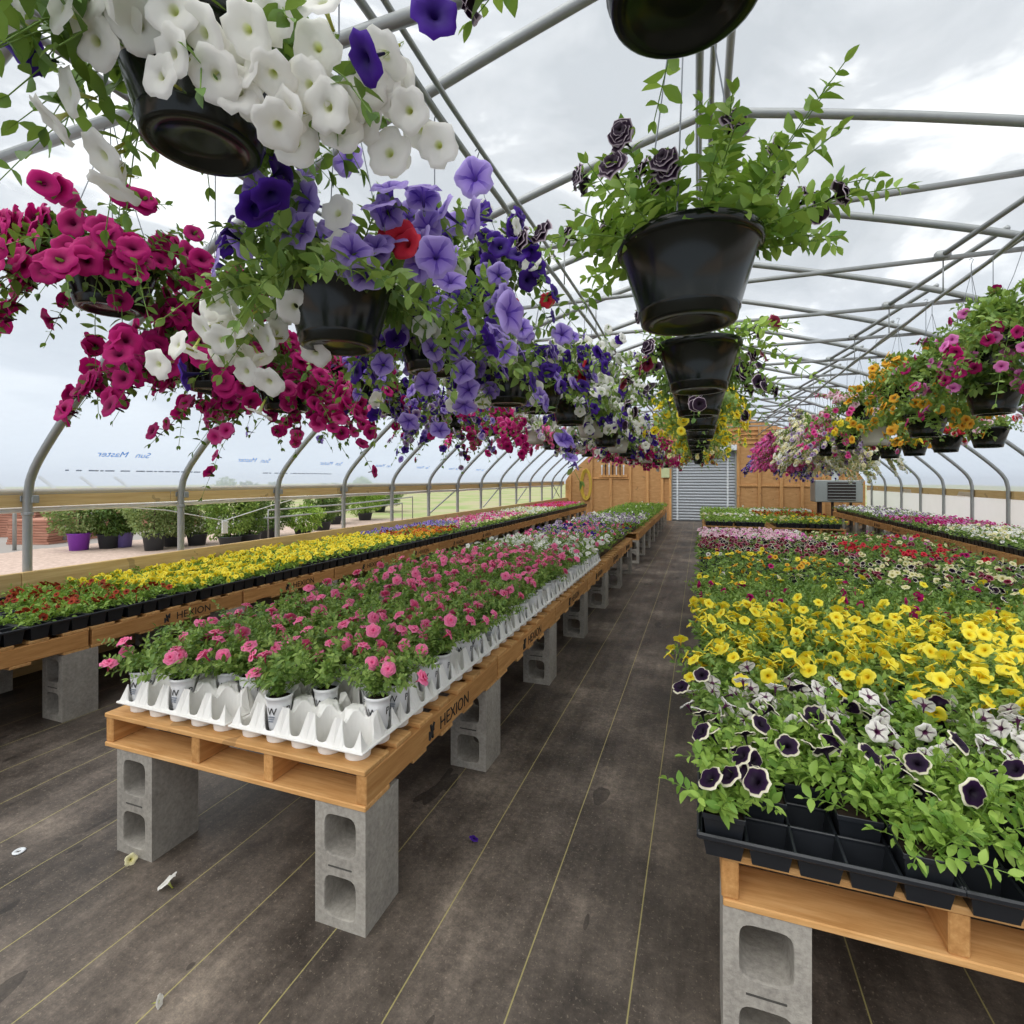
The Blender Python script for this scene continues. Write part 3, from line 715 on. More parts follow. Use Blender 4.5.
def add_leaves(mb, Pp, D, U, S_, rs, tm, mat=0):
    if len(Pp) == 0: return
    V, Q = tm; D = unit(D); X = unit(np.cross(D, U)); N = np.cross(X, D)
    W = Pp[:, None]+S_[:, None, None]*(V[None, :, :1]*X[:, None]+V[None, :, 1:2]*D[:, None]+V[None, :, 2:]*N[:, None])
    n, k = len(Pp), len(V); F = (Q[None]+(np.arange(n)*k)[:, None, None]).reshape(-1, Q.shape[1])
    mb.add(W.reshape(-1, 3), F, mat, rnd=np.repeat(rs.rand(n), k))
def grow(rs, n_st, L, elev, droop, leaf, gap, r0=.02, bias=(0, 0), nseg=9, narrow=1.):
    """stems from the centre; returns leaves and points along each stem"""
    Pp, D, U, Sz, stems = [], [], [], [], []
    for i in range(n_st):
        az = rs.uniform(0, 2*PI) if True else 0; el = math.radians(rs.uniform(*elev)); l = rs.uniform(*L)
        dv = np.array([math.cos(az)*math.cos(el), math.sin(az)*math.cos(el), math.sin(el)])
        l *= max(.45, 1+bias[0]*math.cos(az)+bias[1]*math.sin(az)); rr = r0*math.sqrt(rs.rand())
        p0 = np.array([rr*math.cos(az), rr*math.sin(az), 0]); s = np.linspace(0, 1, nseg)
        dr = rs.uniform(*droop); side = np.array([-math.sin(az), math.cos(az), 0])*rs.normal()*.18
        pts = p0+np.outer(s*l, dv)+np.outer((s**2)*l, side)+np.outer((s**2.0)*l*dr, (0, 0, -1))
        stems.append(pts); tg = np.gradient(pts, axis=0)
        m = max(3, int(l/gap)); u = np.linspace(.12, 1, m)
        for q, uu in enumerate(u):
            f = uu*(nseg-1); a = min(int(f), nseg-2); p = pts[a]+(f-a)*(pts[a+1]-pts[a]); t = unit(tg[a])
            lat = unit(np.cross(t, rs.normal(size=3)))
            for sg in ((1, -1) if leaf[2] else (1,)):
                d = unit(t*(.35 if uu < .97 else 1)+sg*lat*(.9 if uu < .97 else .3)+np.array([0, 0, .15]))
                Pp.append(p); D.append(d); U.append(unit(np.array([0, 0, 1.])+.55*rs.normal(size=3)+.3*p/(np.linalg.norm(p)+.01))); Sz.append(rs.uniform(leaf[0], leaf[1])*(1 if uu < .85 else .7))
    return np.array(Pp), np.array(D), np.array(U), np.array(Sz), stems
def stems_mesh(mb, stems, r, mat):
    for p in stems: mb.tube(p[::2] if len(p) > 5 else p, np.linspace(r, r*.5, len(p[::2] if len(p) > 5 else p)), 4, mat, False)
def place_flower(kind, var, pos, d, size, parent, rs):
    o = bpy.data.objects.new('flower', flower_mesh(kind, var)); link(o, parent)
    D = Vector(d).normalized(); q = D.to_track_quat('Z', 'Y'); roll = Matrix.Rotation(rs.uniform(0, 6.28), 4, 'Z')
    o.matrix_local = Matrix.Translation(pos)@q.to_matrix().to_4x4()@roll@Matrix.Scale(size, 4); return o

TUFT = {}
def plant_proto(name, pot, kind, seed, n_st, L, elev, droop, leaf, gap, nfl, fsize, leafm='leaf', z0=.11, r0=.02, hi=True, facing=.7):
    """a potted plant with its own flowers; kept far from the scene origin list by being the first used copy"""
    rs = np.random.RandomState(seed); root = bpy.data.objects.new(name, None); root.empty_display_size = .03
    parts = []
    if pot is not None: parts.append(('pot', pot, Matrix.Identity(4)))
    Pp, D, U, Sz, stems = grow(rs, n_st, L, elev, droop, leaf, gap, r0)
    mb = MB(); add_leaves(mb, Pp, D, U, Sz, rs, LH if hi else LL); stems_mesh(mb, stems, .0016, 1)
    parts.append(('foliage', mb.mesh('foliage', [M[leafm], M['stem']], smooth=True, attrs=True), Matrix.Translation((0, 0, z0))))
    order = rs.permutation(len(stems)); fl = []
    kinds = kind if isinstance(kind, (list, tuple)) else [kind]
    for i in range(nfl):
        s = stems[order[i % len(order)]]; tip = s[-1 if i < len(order) else -3]; rad = np.array([tip[0], tip[1], 0])
        d = unit(rad*3+np.array([0, 0, facing])*.5+rs.normal(size=3)*.22+np.array([.05, -.28, 0])); k = kinds[rs.randint(len(kinds))]; sz = rs.uniform(*fsize)/2
        fl.append((k, rs.randint(5), tip+np.array([0, 0, z0])+d*sz*.7+np.array([0, 0, sz*.5]), d, sz, rs.randint(99999)))
    return dict(name=name, parts=parts, fl=fl)
def put_plant(pr, label, cat, group, loc, rz, sc=1., letters=False, maxfl=99):
    root = thing(pr['name'], label, cat, loc, rz, group)
    for nm, me, mtx in pr['parts']:
        o = obj(nm, me, None, root)
        o.matrix_local = Matrix.Rotation(-rz, 4, 'Z')@mtx if nm == 'pot' else mtx@Matrix.Scale(sc, 4)
        if nm == 'pot' and letters:
            for me2 in LET: obj('lettering', me2, None, o, label='black and grey print on the white pot')
    for k, v, p, d, s, sd in pr['fl'][:maxfl]: place_flower(k, v, Vector(p)*1.0, d, s, root, random.Random(sd))
    return root
def plant_soup(mb, base, rs, nleaf, R, Ht, leaf, fl, lowleaf=LL, slots=None, tm=None):
    """many small plants merged: used only where nobody can count them"""
    for (x, y, z), kinds, dens in base:
        n = nleaf; a = rs.uniform(0, 2*PI, n); r = R*np.sqrt(rs.rand(n)); h = Ht*(1-.55*(r/R)**2)*rs.uniform(.35, 1, n)
        Pp = np.stack([x+r*np.cos(a), y+r*np.sin(a), z+h], 1); D = np.stack([np.cos(a), np.sin(a), rs.uniform(-.2, .9, n)], 1)+rs.normal(size=(n, 3))*.3
        add_leaves(mb, Pp, D, np.array([[0, 0, 1.]])+.5*rs.normal(size=(n, 3)), rs.uniform(leaf[0], leaf[1], n), rs, lowleaf, 0)
        nf = rs.poisson(dens) if dens > 0 else 0
        if nf:
            a = rs.uniform(0, 2*PI, nf); r = R*.95*np.sqrt(rs.rand(nf)); h = Ht*(1.08-.45*(r/R)**2)*rs.uniform(.85, 1.1, nf)
            pos = np.stack([x+r*np.cos(a), y+r*np.sin(a), z+h], 1); d = np.stack([.5*np.cos(a), .5*np.sin(a)-.35, np.full(nf, .75)], 1)+.3*rs.normal(size=(nf, 3))
            k = kinds[rs.randint(len(kinds))]
            add_flowers(mb, pos, d, rs.uniform(fl[0], fl[1], nf)/2, rs, tm or LOWF, slots[k])
def soup_object(name, base, seed, nleaf, R, Ht, leaf, fl, label, cat, leafm='leaf', tm=None):
    rs = np.random.RandomState(seed); ks = sorted({k for _, kk, _ in base for k in kk}); slots = {k: i+1 for i, k in enumerate(ks)}
    mb = MB(); plant_soup(mb, base, rs, nleaf, R, Ht, leaf, fl, LL, slots, tm)
    o = obj(name, mb, [M[leafm]]+[P[k] for k in ks], attrs=True); return tag(o, label, cat, None, 'stuff')

# ---- middle bench: white trays of pink and white petunias
tb_z = PT
p = .112; rowp = .1185*2
for r in range(18):
    for c in range(2):
        o = obj('white_tray', WT, None); o.location = (MX+.03+.2875+.01+c*.585, MY+.135+r*rowp, tb_z); o.rotation_euler[2] = R0.uniform(-.008, .008)
        tag(o, 'white moulded cup tray on middle bench, %s row back, %s side' % (ORD[r], 'aisle' if c else 'left'), 'plant tray', 'white trays on the middle bench')
pk = [plant_proto('potted_petunia', WP, 'pink', 100+i, 19, (.11, .23), (25, 88), (.05, .4), (.020, .034, True), .0145, [3, 4, 2, 3, 5, 3][i], (.054, .07), 'leaf', .125, .02) for i in range(6)]
wh = [plant_proto('potted_petunia', WP, 'white', 130+i, 13, (.09, .17), (25, 80), (.05, .35), (.020, .032, True), .0155, [4, 5, 3, 6][i], (.045, .06), 'leaf', .125, .02, hi=False) for i in range(4)]
colw = ['left edge', 'second from the left', 'third from the left', 'fourth from the left', 'fifth from the left', 'fifth from the aisle', 'fourth from the aisle', 'third from the aisle', 'second from the aisle', 'aisle edge']
rr = random.Random(5)
nrow = 36; cntp = 0
for r in range(nrow):
    for c in range(10):
        tr, cc = divmod(c, 5); y = MY+.135+(r//2)*rowp+((r % 2)-.5)*p; x = MX+.3275+tr*.585+(cc-2)*p
        fill = ((r+c) % 2 == 0)
        if r == 0: fill = c in (0, 2, 6, 9) if False else c in (0, 2, 6)
        elif r == 1: fill = c in (1, 3, 4, 5, 7, 9)
        elif c == 9: fill = r % 3 != 0
        elif r > 1 and not fill: fill = rr.random() < .12
        if not fill: continue
        iswhite = (r > 27 and rr.random() < .85) or (r > 22 and rr.random() < .15)
        pr = rr.choice(wh if iswhite else pk)
        col = 'white' if iswhite else 'pink'
        put_plant(pr, '%s petunia in white pot, %s row of middle bench, %s' % (col, ORD[r], colw[c]), 'potted flower', '%s petunias in white pots' % col,
                  (x, y, tb_z+.03), rr.uniform(0, 6.28), rr.uniform(.85, 1.12), letters=(r < 6 or c == 9 and r < 16), maxfl=(3 if r < 8 else 9))
# ---- right bench: black trays
RTX = -.005
for r in range(21):
    for c in range(5):
        x = RTX+.265+c*.53; y = 1.345+.165+r*.328
        if x-.3 > .46*y+.45: continue
        o = obj('black_tray', BT, None); o.location = (x, y, PT); o.rotation_euler[2] = R0.uniform(-.006, .006)
        tag(o, 'black cell tray on right bench, %s row back, %s from the aisle' % (ORD[r], ORD1[c]), 'plant tray', 'black trays on the right bench')
def rp(kind, seed, nfl, fs, n=13, L=(.075, .14), lm='leaf_b', hi=True, leaf=(.024, .042, True)):
    return plant_proto('nursery_petunia', BP, kind, seed, n, L, (15, 80), (.0, .35), leaf, .017, nfl, fs, lm, .09, .025, hi)
RV = {
 'picotee': [rp('picotee', 200+i, 3, (.062, .076), lm='leaf_b') for i in range(3)],
 'green': [rp('picotee', 210+i, [1, 0, 0, 1][i], (.06, .075), lm='leaf_b') for i in range(4)],
 'veined': [rp('veined', 220+i, 7, (.048, .064), lm='leaf') for i in range(4)],
 'yellow': [rp('yellow', 230+i, 5+i % 3, (.052, .07), L=(.09, .17), lm='leaf') for i in range(5)],
 'magmix': [rp(['magenta', 'maroon'], 240+i, [1, 0, 1, 0][i], (.05, .07), lm='leaf') for i in range(4)],
 'goldmix': [rp(['gold', 'yellow'], 250+i, [3, 1, 2][i], (.04, .055), hi=False, lm='leaf') for i in range(3)],
 'maroonrim': [rp('picotee', 260+i, 4, (.04, .055), hi=False, lm='leaf_d') for i in range(3)],
 'creamred': [rp(['cream', 'yellow'], 270+i, 4, (.045, .055), hi=False, lm='leaf') for i in range(3)],
}
RN = {'picotee': 'purple-black petunia with cream rims', 'green': 'leafy green petunia', 'veined': 'white dark-veined petunia', 'yellow': 'yellow petunia', 'magmix': 'green petunia with odd magenta flower',
      'goldmix': 'golden calibrachoa', 'maroonrim': 'dark cream-rimmed petunia', 'creamred': 'cream petunia'}
def right_kind(x, y, rr):
    if y < 1.78: return 'picotee' if ((x < .3 and rr.random() < .75) or rr.random() < .12) else 'green'
    if y < 2.15: return 'veined' if rr.random() < .68 else ('green' if rr.random() < .5 else 'picotee')
    if y < 3.25+.1*x: return 'yellow'
    if y < 4.1: return 'magmix' if rr.random() < .8 else 'goldmix'
    if x < .55: return 'goldmix'
    return rr.choice(['maroonrim', 'magmix', 'creamred'])
rr = random.Random(11); YI = 4.5; soup = []
CH = {'front': [1, 0, 0, 0, 1, 0, 1, 1, 0, 1]}
for r in range(63):
    for c in range(25):
        tr, cc = divmod(c, 5); x = RTX+.265+tr*.53+(cc-2)*.103; y = 1.345+.165+(r//3)*.328+((r % 3)-1)*.103
        if x > .46*y+.22: continue
        if r == 0: fill = c < 10 and CH['front'][c]
        elif r == 1: fill = c not in (2, 6)
        elif r == 2: fill = c not in (4,)
        else: fill = (r+c) % 2 == 0 or rr.random() < .25
        if not fill: continue
        if y < YI:
            k = right_kind(x, y, rr); o = put_plant(rr.choice(RV[k]), '%s in black pot, right bench %s row, %s from aisle' % (RN[k], ORD[r], ORD1[c]), 'potted flower', '%ss on the right bench' % RN[k],
                                (x, y, PT+.006), rr.uniform(0, 6.28), rr.uniform(.9, 1.12))
        else:
            if y < 5.7: kk, dn = ((['gold', 'yellow'], 2.2) if x < 1.1 and rr.random() < .5 else (['veined', 'magenta'], .4)) if x < 1.2 else ((['cream'], 2.2) if rr.random() < .45 else (['picotee', 'maroon'], 2.2))
            elif y < 6.9: kk, dn = (['maroon', 'picotee'], 4.5) if x < 1.35 else ((['red'], 4) if 1.5 < x < 2.4 and rr.random() < .45 else (['magenta', 'maroon'], .7))
            else: kk, dn = (['palepink', 'palepink', 'white', 'palepink', 'orchid'], 6) if x < 1.3 else (['orchid', 'red', 'cream'], .9)
            soup.append(((x, y, PT+.085), kk, dn))
soup_object('bedding_plants', soup, 1, 26, .085, .13, (.03, .05), (.042, .058), 'mass of small maroon, gold and pale pink flowers far along the right bench', 'bedding plants')

# ---- middle bench, rear part and back middle bench
rs = random.Random(3); soup = []
for r in range(23):
    for c in range(10):
        y = MY+18*rowp+.07+r*.113; x = MX+.08+c*.117
        if y > MY+6.86: continue
        kk, dn = ((['white'], 3.6) if rs.random() < .8 else (['pink'], 2)) if y < 6.4 else ((['mauve', 'purple', 'pink'], 2.6) if rs.random() < .8 else (['red'], .8))
        if y > 6.0 and rs.random() < .3: kk, dn = ['pink', 'mauve'], 1.5
        soup.append(((x, y, PT+.085), kk, dn))
soup_object('bedding_plants', soup, 2, 28, .085, .15, (.028, .045), (.042, .055), 'mass of white and mauve flowers at the rear of the middle bench', 'bedding plants')
soup = []
for r in range(72):
    for c in range(11):
        y = 9.2+r*.11; x = MX+.06+c*.11
        soup.append(((x, y, PT+.05), ['mauve', 'white', 'mauve'] if y < 11.2 else ['white', 'mauve'], 2.2 if y < 11.2 else .06))
soup_object('bedding_plants', soup, 4, 16, .085, .15, (.035, .055), (.042, .055), 'mass of mauve flowers and green seedlings on the back middle bench', 'bedding plants', 'leaf_b')
# ---- back right bench
soup = []
for r in range(40):
    for c in range(22):
        y = 11.05+r*.113; x = RX+.05+c*.112
        if x < 1.2: kk, dn = (['cream', 'white'], 1.6) if 12.0 < y < 12.5 else (['white'], .05)
        else: kk, dn = (['cream', 'yellow'], .9) if y < 12.2 else ((['rustred', 'orange'], 1.6) if y < 13.8 else (['white'], 2.4 if y < 14.6 else .2))
        soup.append(((x, y, PT+.05), kk, dn))
soup_object('bedding_plants', soup, 5, 14, .085, .12, (.035, .055), (.045, .06), 'mass of green seedlings with white and rust flowers on the back right bench', 'bedding plants', 'leaf_b')
# ---- left bench
LV = {
 'rust': [plant_proto('pansy_plant', None, ['rustred', 'orange', 'rustred'], 300+i, 11, (.06, .11), (20, 80), (.0, .2), (.026, .042, True), .017, [3, 1, 4, 0][i], (.035, .05), 'leaf_b', .0, .02, False) for i in range(4)],
 'yellow': [plant_proto('pansy_plant', None, 'yellow', 310+i, 11, (.06, .11), (20, 80), (.0, .2), (.026, .042, True), .017, [5, 6, 4, 7][i], (.042, .055), 'leaf_b', .0, .02, False) for i in range(4)],
}
LN = {'rust': 'rust-red pansy plant', 'yellow': 'yellow pansy plant'}
lcol = ['wall edge']+[ORD1[i]+' from the wall' for i in range(1, 8)]+['second from the aisle', 'aisle edge']
rs = random.Random(9); soup = []; L0 = 1.36
for r in range(158):
    for c in range(10):
        y = L0+r*.103; x = LX+.10+c*.101
        if y > 17.05 or x < -2.11*y-.0+.15: continue
        if y < 3.95:
            yk = y-.25*(x-LX)
            if rs.random() < .1: continue
            k = 'yellow' if yk > 2.55+rs.uniform(-.15, .15) else 'rust'
            put_plant(rs.choice(LV[k]), '%s on left wall bench, %s row from near end, %s' % (LN[k], ORD[r], lcol[c]), 'bedding plant', '%ss in black flats' % LN[k],
                      (x+rs.uniform(-.01, .01), y, PT+.065), rs.uniform(0, 6.28), rs.uniform(.85, 1.08))
        else:
            u = (x-LX)/1.14
            if y < 6.2: kk, dn = ['yellow'], 4
            elif y < 7.6: kk, dn = (['orange', 'rustred', 'gold'], 3) if u > .35 else (['lavender'], 3)
            elif y < 8.6: kk, dn = (['lavender'], 3) if u < .6 else (['cream', 'orchid'], 1.6)
            elif y < 11.4: kk, dn = (['pink', 'hotpink', 'palepink'], 3.2) if u < .85 else (['cream'], 1)
            elif y < 13.8: kk, dn = ['cream', 'white'], 2.8
            else: kk, dn = (['hotpink', 'red', 'hotpink'], 5) if u < .8 else (['white'], .3)
            soup.append(((x, y, PT+.055), kk, dn))
soup_object('bedding_plants', soup, 6, 20, .075, .11, (.03, .048), (.044, .056), 'long mass of yellow, orange, lavender and pink flowers along the left wall bench', 'bedding plants', 'leaf_b')
for r in range(30):
    for c in range(2):
        o = obj('black_flat', FT, None); o.location = (LX+.035+.27+c*.545, 1.30+.27+r*.535, PT)
        tag(o, 'black flat on left wall bench, %s from the near end, %s side' % (ORD1[r], 'aisle' if c else 'wall'), 'plant tray', 'black flats on the left wall bench')
# ---- right wall bench
soup = []; rs = random.Random(21)
for r in range(100):
    for c in range(11):
        y = 5.65+r*.113; x = FX+.05+c*.112
        if x > .47*y+.3: continue
        kk, dn = (['cream', 'white'], .6) if y < 8.2 else ((['white', 'cream'], 2.4) if y < 10.5 else ((['orchid', 'magenta'], 2.2) if y < 12.6 else (['white', 'mauve'], 1.6)))
        if y < 7.2 and rs.random() < .5: kk, dn = ['mauve', 'purple'], 1.2
        soup.append(((x, y, PT+.055), kk, dn))
soup_object('bedding_plants', soup, 7, 18, .085, .13, (.032, .05), (.045, .06), 'mass of white, cream and orchid flowers along the right wall bench', 'bedding plants')
for r in range(21):
    for c in range(2):
        o = obj('black_flat', FT, None); o.location = (FX+.035+.27+c*.545, 5.6+.27+r*.535, PT)
        tag(o, 'black flat on right wall bench, %s from the near end, %s side' % (ORD1[r], 'wall' if c else 'aisle'), 'plant tray', 'black flats on the right wall bench')
for r in range(14):
    for c in range(2):
        o = obj('black_flat', FT, None); o.location = (MX+.035+.27+c*.56, 9.15+.27+r*.535, PT)
        tag(o, 'black flat on back middle bench, %s from near end, %s side' % (ORD1[r], 'aisle' if c else 'left'), 'plant tray', 'black flats on the back middle bench')
for r in range(8):
    for c in range(4):
        o = obj('black_flat', FT, None); o.location = (RX+.035+.27+c*.56+(.14 if c > 1 else 0), 11.0+.27+r*.535, PT)
        tag(o, 'black flat on back right bench, %s from near end, %s from aisle' % (ORD1[r], ORD1[c]), 'plant tray', 'black flats on the back right bench')
for r in range(5):
    for c in range(2):
        o = obj('black_flat', FT, None); o.location = (MX+.035+.27+c*.56, MY+18*rowp+.28+r*.53, PT)
        tag(o, 'black flat at rear of middle bench, %s behind the white trays, %s side' % (ORD1[r], 'aisle' if c else 'left'), 'plant tray', 'black flats on the middle bench')

# ------------------------------------------------------------------ hanging baskets
def basket_pot(mat):
    mb = MB()
    mb.lathe([(.03, .012), (.07, .012), (.075, .0), (.095, 0), (.1, .004), (.104, .03), (.107, .034), (.106, .04), (.140, .195), (.147, .2), (.152, .203), (.153, .225), (.150, .23), (.146, .226), (.144, .2)], 40)
    mb.disc(.03, .012, 40); mb.disc(.1445, .205, 40, 1)
    mb.V = [v*np.array([1.03, 1.03, .8]) for v in mb.V]
    return mb.mesh('pot', [mat, M['soil']], smooth=True)
POTS = {'black': basket_pot(M['pot_black']), 'white': basket_pot(M['pot_cream'])}
HANG = {}
def hanger(hh):
    k = round(hh, 1)
    if k not in HANG:
        mb = MB()
        for i in range(3):
            a = i*2*PI/3+.4; mb.tube([(.148*math.cos(a), .148*math.sin(a), .17), (.06*math.cos(a), .06*math.sin(a), .17+(k-.17)*.45), (0, 0, min(k-.08, .72))], .0018, 5)
        mb.tube([(0, 0, min(k-.08, .72)), (0, 0, k-.02), (.012, 0, k+.012), (0, 0, k+.02), (-.012, 0, k+.01)], .0025, 5)
        HANG[k] = mb.mesh('hanger', M['wire'])
    return HANG[k]
BF = {}
def basket_foliage(key, seed, n_st, L, elev, droop, leaf, gap, bias, leafm, hi):
    if key not in BF:
        rs = np.random.RandomState(seed); Pp, D, U, Sz, stems = grow(rs, n_st, L, elev, droop, leaf, gap, .12, bias)
        mb = MB(); add_leaves(mb, Pp, D, U, Sz, rs, LH if hi else LL); stems_mesh(mb, stems, .0022, 1)
        BF[key] = (mb.mesh('foliage', [M[leafm], M['stem']], smooth=True, attrs=True), stems)
    return BF[key]
def flower_spots(rs, stems, n, fac):
    out = []
    for i in range(n):
        s = stems[rs.randint(len(stems))]; u = rs.uniform(.45, 1)**.7*(len(s)-1); a = min(int(u), len(s)-2); p = s[a]+(u-a)*(s[a+1]-s[a])
        rad = np.array([p[0], p[1], 0]); d = unit(unit(rad)*.9+np.array([0, 0, fac])+rs.normal(size=3)*.35+np.array([.12, -.35, 0])); out.append((p, d))
    return out
def basket(x, y, zb, kinds, label, group, seed, nfl=70, fs=(.07, .085), pot='black', n_st=44, L=(.22, .42), elev=(-5, 75), droop=(.3, 1.1), leaf=(.035, .06, True), gap=.026,
           bias=(0, 0), leafm='leaf', indiv=True, clusters=(), fac=.15, key=None, weights=None, pipe=2.87, rz=0., hi=None, extra=0):
    root = thing('hanging_basket', label, 'hanging basket', (x, y, zb), rz, group)
    obj('pot', POTS[pot], None, root); obj('hanger', hanger(pipe-zb), None, root)
    hi = indiv if hi is None else hi
    fm, stems = basket_foliage(key or seed, seed, n_st, L, elev, droop, leaf, gap, bias, leafm, hi)
    f = obj('foliage', fm, None, root); f.location = (0, 0, .165)
    rs = np.random.RandomState(seed+1); kinds = kinds if isinstance(kinds, (list, tuple)) else [kinds]
    if indiv:
        spots = [(p, d, kinds[rs.choice(len(kinds), p=weights)]) for p, d in flower_spots(rs, stems, nfl, fac)]
        for c, r, n, k, dd in clusters:
            for i in range(n):
                p = np.array(c)-np.array([0, 0, .165])+rs.normal(size=3)*np.array(r); spots.append((p, unit(np.array(dd)+rs.normal(size=3)*.35), k))
        for p, d, k in spots[:100]:
            s = rs.uniform(*fs)/2; place_flower(k, rs.randint(5), Vector(p+np.array([0, 0, .165])+d*s*.8), d, s, root, random.Random(rs.randint(9999)))
        if extra:
            mb = MB(); ks = list(dict.fromkeys(kinds)); ws = [sum((weights[j] if weights else 1/len(kinds)) for j in range(len(kinds)) if kinds[j] == k) for k in ks]
            for i, k in enumerate(ks):
                sp = flower_spots(rs, stems, int(extra*ws[i]), fac); add_flowers(mb, np.array([q[0]+q[1]*fs[0]*.2 for q in sp]), np.array([q[1] for q in sp]), rs.uniform(fs[0]*.8, fs[1]*.95, len(sp))/2, rs, MIDF, i)
            o = obj('blossoms', mb, [P[k] for k in ks], root, True, True); o.location = (0, 0, .165); o['kind'] = 'stuff'
    else:
        mb = MB(); kk = (key, tuple(kinds))
        if kk not in BF:
            ks = list(dict.fromkeys(kinds)); tm = MIDF
            for i, k in enumerate(ks):
                sp = flower_spots(rs, stems, int(nfl/len(ks)), fac)
                add_flowers(mb, np.array([q[0]+q[1]*fs[0]*.35 for q in sp]), np.array([q[1] for q in sp]), rs.uniform(fs[0], fs[1], len(sp))/2, rs, tm, i)
            BF[kk] = mb.mesh('blossoms', [P[k] for k in ks], smooth=True, attrs=True)
        o = obj('blossoms', BF[kk], None, root); o.location = (0, 0, .165)
    return root
# --- centre line
cg = 'baskets of the central line'
basket(-.02, .775, 2.125, ['pompom'], 'nearest hanging basket of the central line, only its dark pot bottom in view', cg, 401, 10, (.07, .08), n_st=26, L=(.15, .32), elev=(10, 80), droop=(.2, .7), leafm='leaf_b', pipe=2.95)
basket(-.025, 1.235, 1.80, ['pompom'], 'black glossy basket of dark white-edged double petunias above the aisle', cg, 402, 34, (.054, .066), n_st=64, L=(.17, .34), elev=(12, 85), droop=(.05, .4), leaf=(.03, .05, True), gap=.022, bias=(.1, 0), leafm='leaf_b', pipe=2.95)
basket(-.005, 2.13, 1.79, ['maroon', 'pompom', 'purple'], 'black basket of maroon petunias hanging behind the dark double-petunia basket', cg, 403, 30, (.06, .075), n_st=40, L=(.14, .34), elev=(0, 60), droop=(.3, .8), leaf=(.028, .045, True), bias=(.3, 0), leafm='leaf_b', pipe=2.95)
for i in range(12):
    y = 2.98+i*.86; kd = ['pompom'] if i == 0 else (['yellow'] if i in (1, 2, 3, 4) else (['cream', 'yellow'] if i < 8 else ['maroon', 'gold']))
    basket(-.005+R0.uniform(-.01, .01), y, 1.79, kd, '%s petunia basket in the central line, %s pot back along the aisle' % ('yellow' if 0 < i < 5 else ('pale yellow' if 4 < i < 8 else ('dark' if i == 0 else 'bronze')), ORD1[i+3]), cg, 410, 70, (.06, .075), n_st=40, L=(.2, .40),
           elev=(-5, 70), droop=(.4, 1.0), indiv=False, key='c%d' % (i % 2), pipe=2.95, rz=i*1.3)
# --- inner left line
ig = 'baskets of the inner left line'
basket(-.90, .74, 2.09, ['white', 'white', 'purple'], 'nearest basket at top left, big white and a few deep purple petunias', ig, 420, 6, (.074, .09), n_st=70, L=(.16, .33), elev=(0, 80), droop=(.4, 1.2), leaf=(.04, .06, True), leafm='leaf_d',  # dark leaf colour carries the backlit shade on this basket's foliage
       clusters=(((.298, 0, .03), (.05, .04, .06), 16, 'white', (.2, -.8, -.45)), ((.19, -.09, .05), (.055, .03, .05), 14, 'white', (.2, -.8, -.45)), ((.385, .08, .05), (.045, .04, .06), 14, 'white', (.1, -.8, -.4)),
                 ((-.01, -.16, .12), (.05, .03, .03), 7, 'white', (-.1, -.8, -.4)), ((-.113, -.10, -.02), (.035, .04, .03), 6, 'white', (-.3, -.6, -.6)), ((-.17, -.2, .15), (.02, .02, .02), 3, 'white', (-.1, -.8, -.4)),
                 ((.437, -.057, .02), (.008, .01, .008), 1, 'purple', (0, -.9, -.4)), ((.50, -.03, .06), (.008, .01, .008), 1, 'purple', (.6, -.7, 0)), ((-.215, -.19, .148), (.02, .02, .012), 3, 'purple', (-.2, -.8, -.4)), ((.05, .02, -.08), (.06, .04, .02), 3, 'purple', (.5, .2, -.6))))
basket(-.955, 1.21, 1.82, ['lavender', 'lavender', 'purple'], 'black basket at left centre, lavender petunias above, white trailing at its left', ig, 421, 24, (.085, .10), n_st=66, L=(.2, .42), elev=(0, 75), droop=(.3, .9), leaf=(.034, .055, True), leafm='leaf', bias=(.1, 0),
       clusters=(((-.29, -.06, .05), (.10, .05, .06), 30, 'white', (-.1, -.75, -.3)), ((.24, -.05, .25), (.10, .07, .08), 24, 'lavender', (.2, -.8, .1)), ((.05, -.1, .34), (.08, .05, .05), 9, 'lavender', (0, -.8, .2)), ((.17, -.16, .16), (.04, .03, .05), 4, 'white', (.2, -.7, -.4)), ((.27, -.06, .22), (.05, .03, .02), 3, 'red', (.2, -.9, 0))))
basket(-.96, 1.78, 1.86, ['lavender', 'lavender', 'lavender', 'white', 'purple'], 'basket dense with lavender petunias right of the left-centre black pot', ig, 422, 74, (.075, .095), n_st=56, L=(.24, .48), elev=(-5, 75), droop=(.4, 1.25), leafm='leaf', bias=(.2, 0), extra=70,
       clusters=(((.2, 0, .38), (.12, .08, .08), 14, 'purple', (.3, -.7, .2)), ((.15, -.15, -.08), (.08, .06, .08), 10, 'lavender', (.2, -.8, -.1))))
basket(-.93, 2.12, 2.20, ['purple', 'purple', 'white', 'lavender'], 'basket of deep purple petunias hung high behind the lavender flowers', ig, 429, 96, (.07, .088), n_st=54, L=(.24, .46), elev=(0, 80), droop=(.3, 1.0), weights=[.4, .3, .15, .15], extra=40)
basket(-.95, 2.55, 1.84, ['purple', 'lavender', 'purple', 'white'], 'basket of purple petunias hung low beside the lavender basket', ig, 423, 95, (.07, .09), n_st=54, L=(.24, .46), elev=(0, 80), droop=(.3, 1.0), bias=(.1, 0), extra=60, clusters=(((.2, -.1, .5), (.1, .08, .05), 3, 'red', (.2, -.9, 0)),))
basket(-.95, 3.15, 1.87, ['lavender', 'purple', 'white', 'red'], 'basket of mixed lavender, white and red petunias behind the purple basket', ig, 424, 96, (.07, .088), n_st=54, L=(.28, .52), elev=(0, 85), droop=(.15, .65), weights=[.35, .3, .28, .07], extra=90)
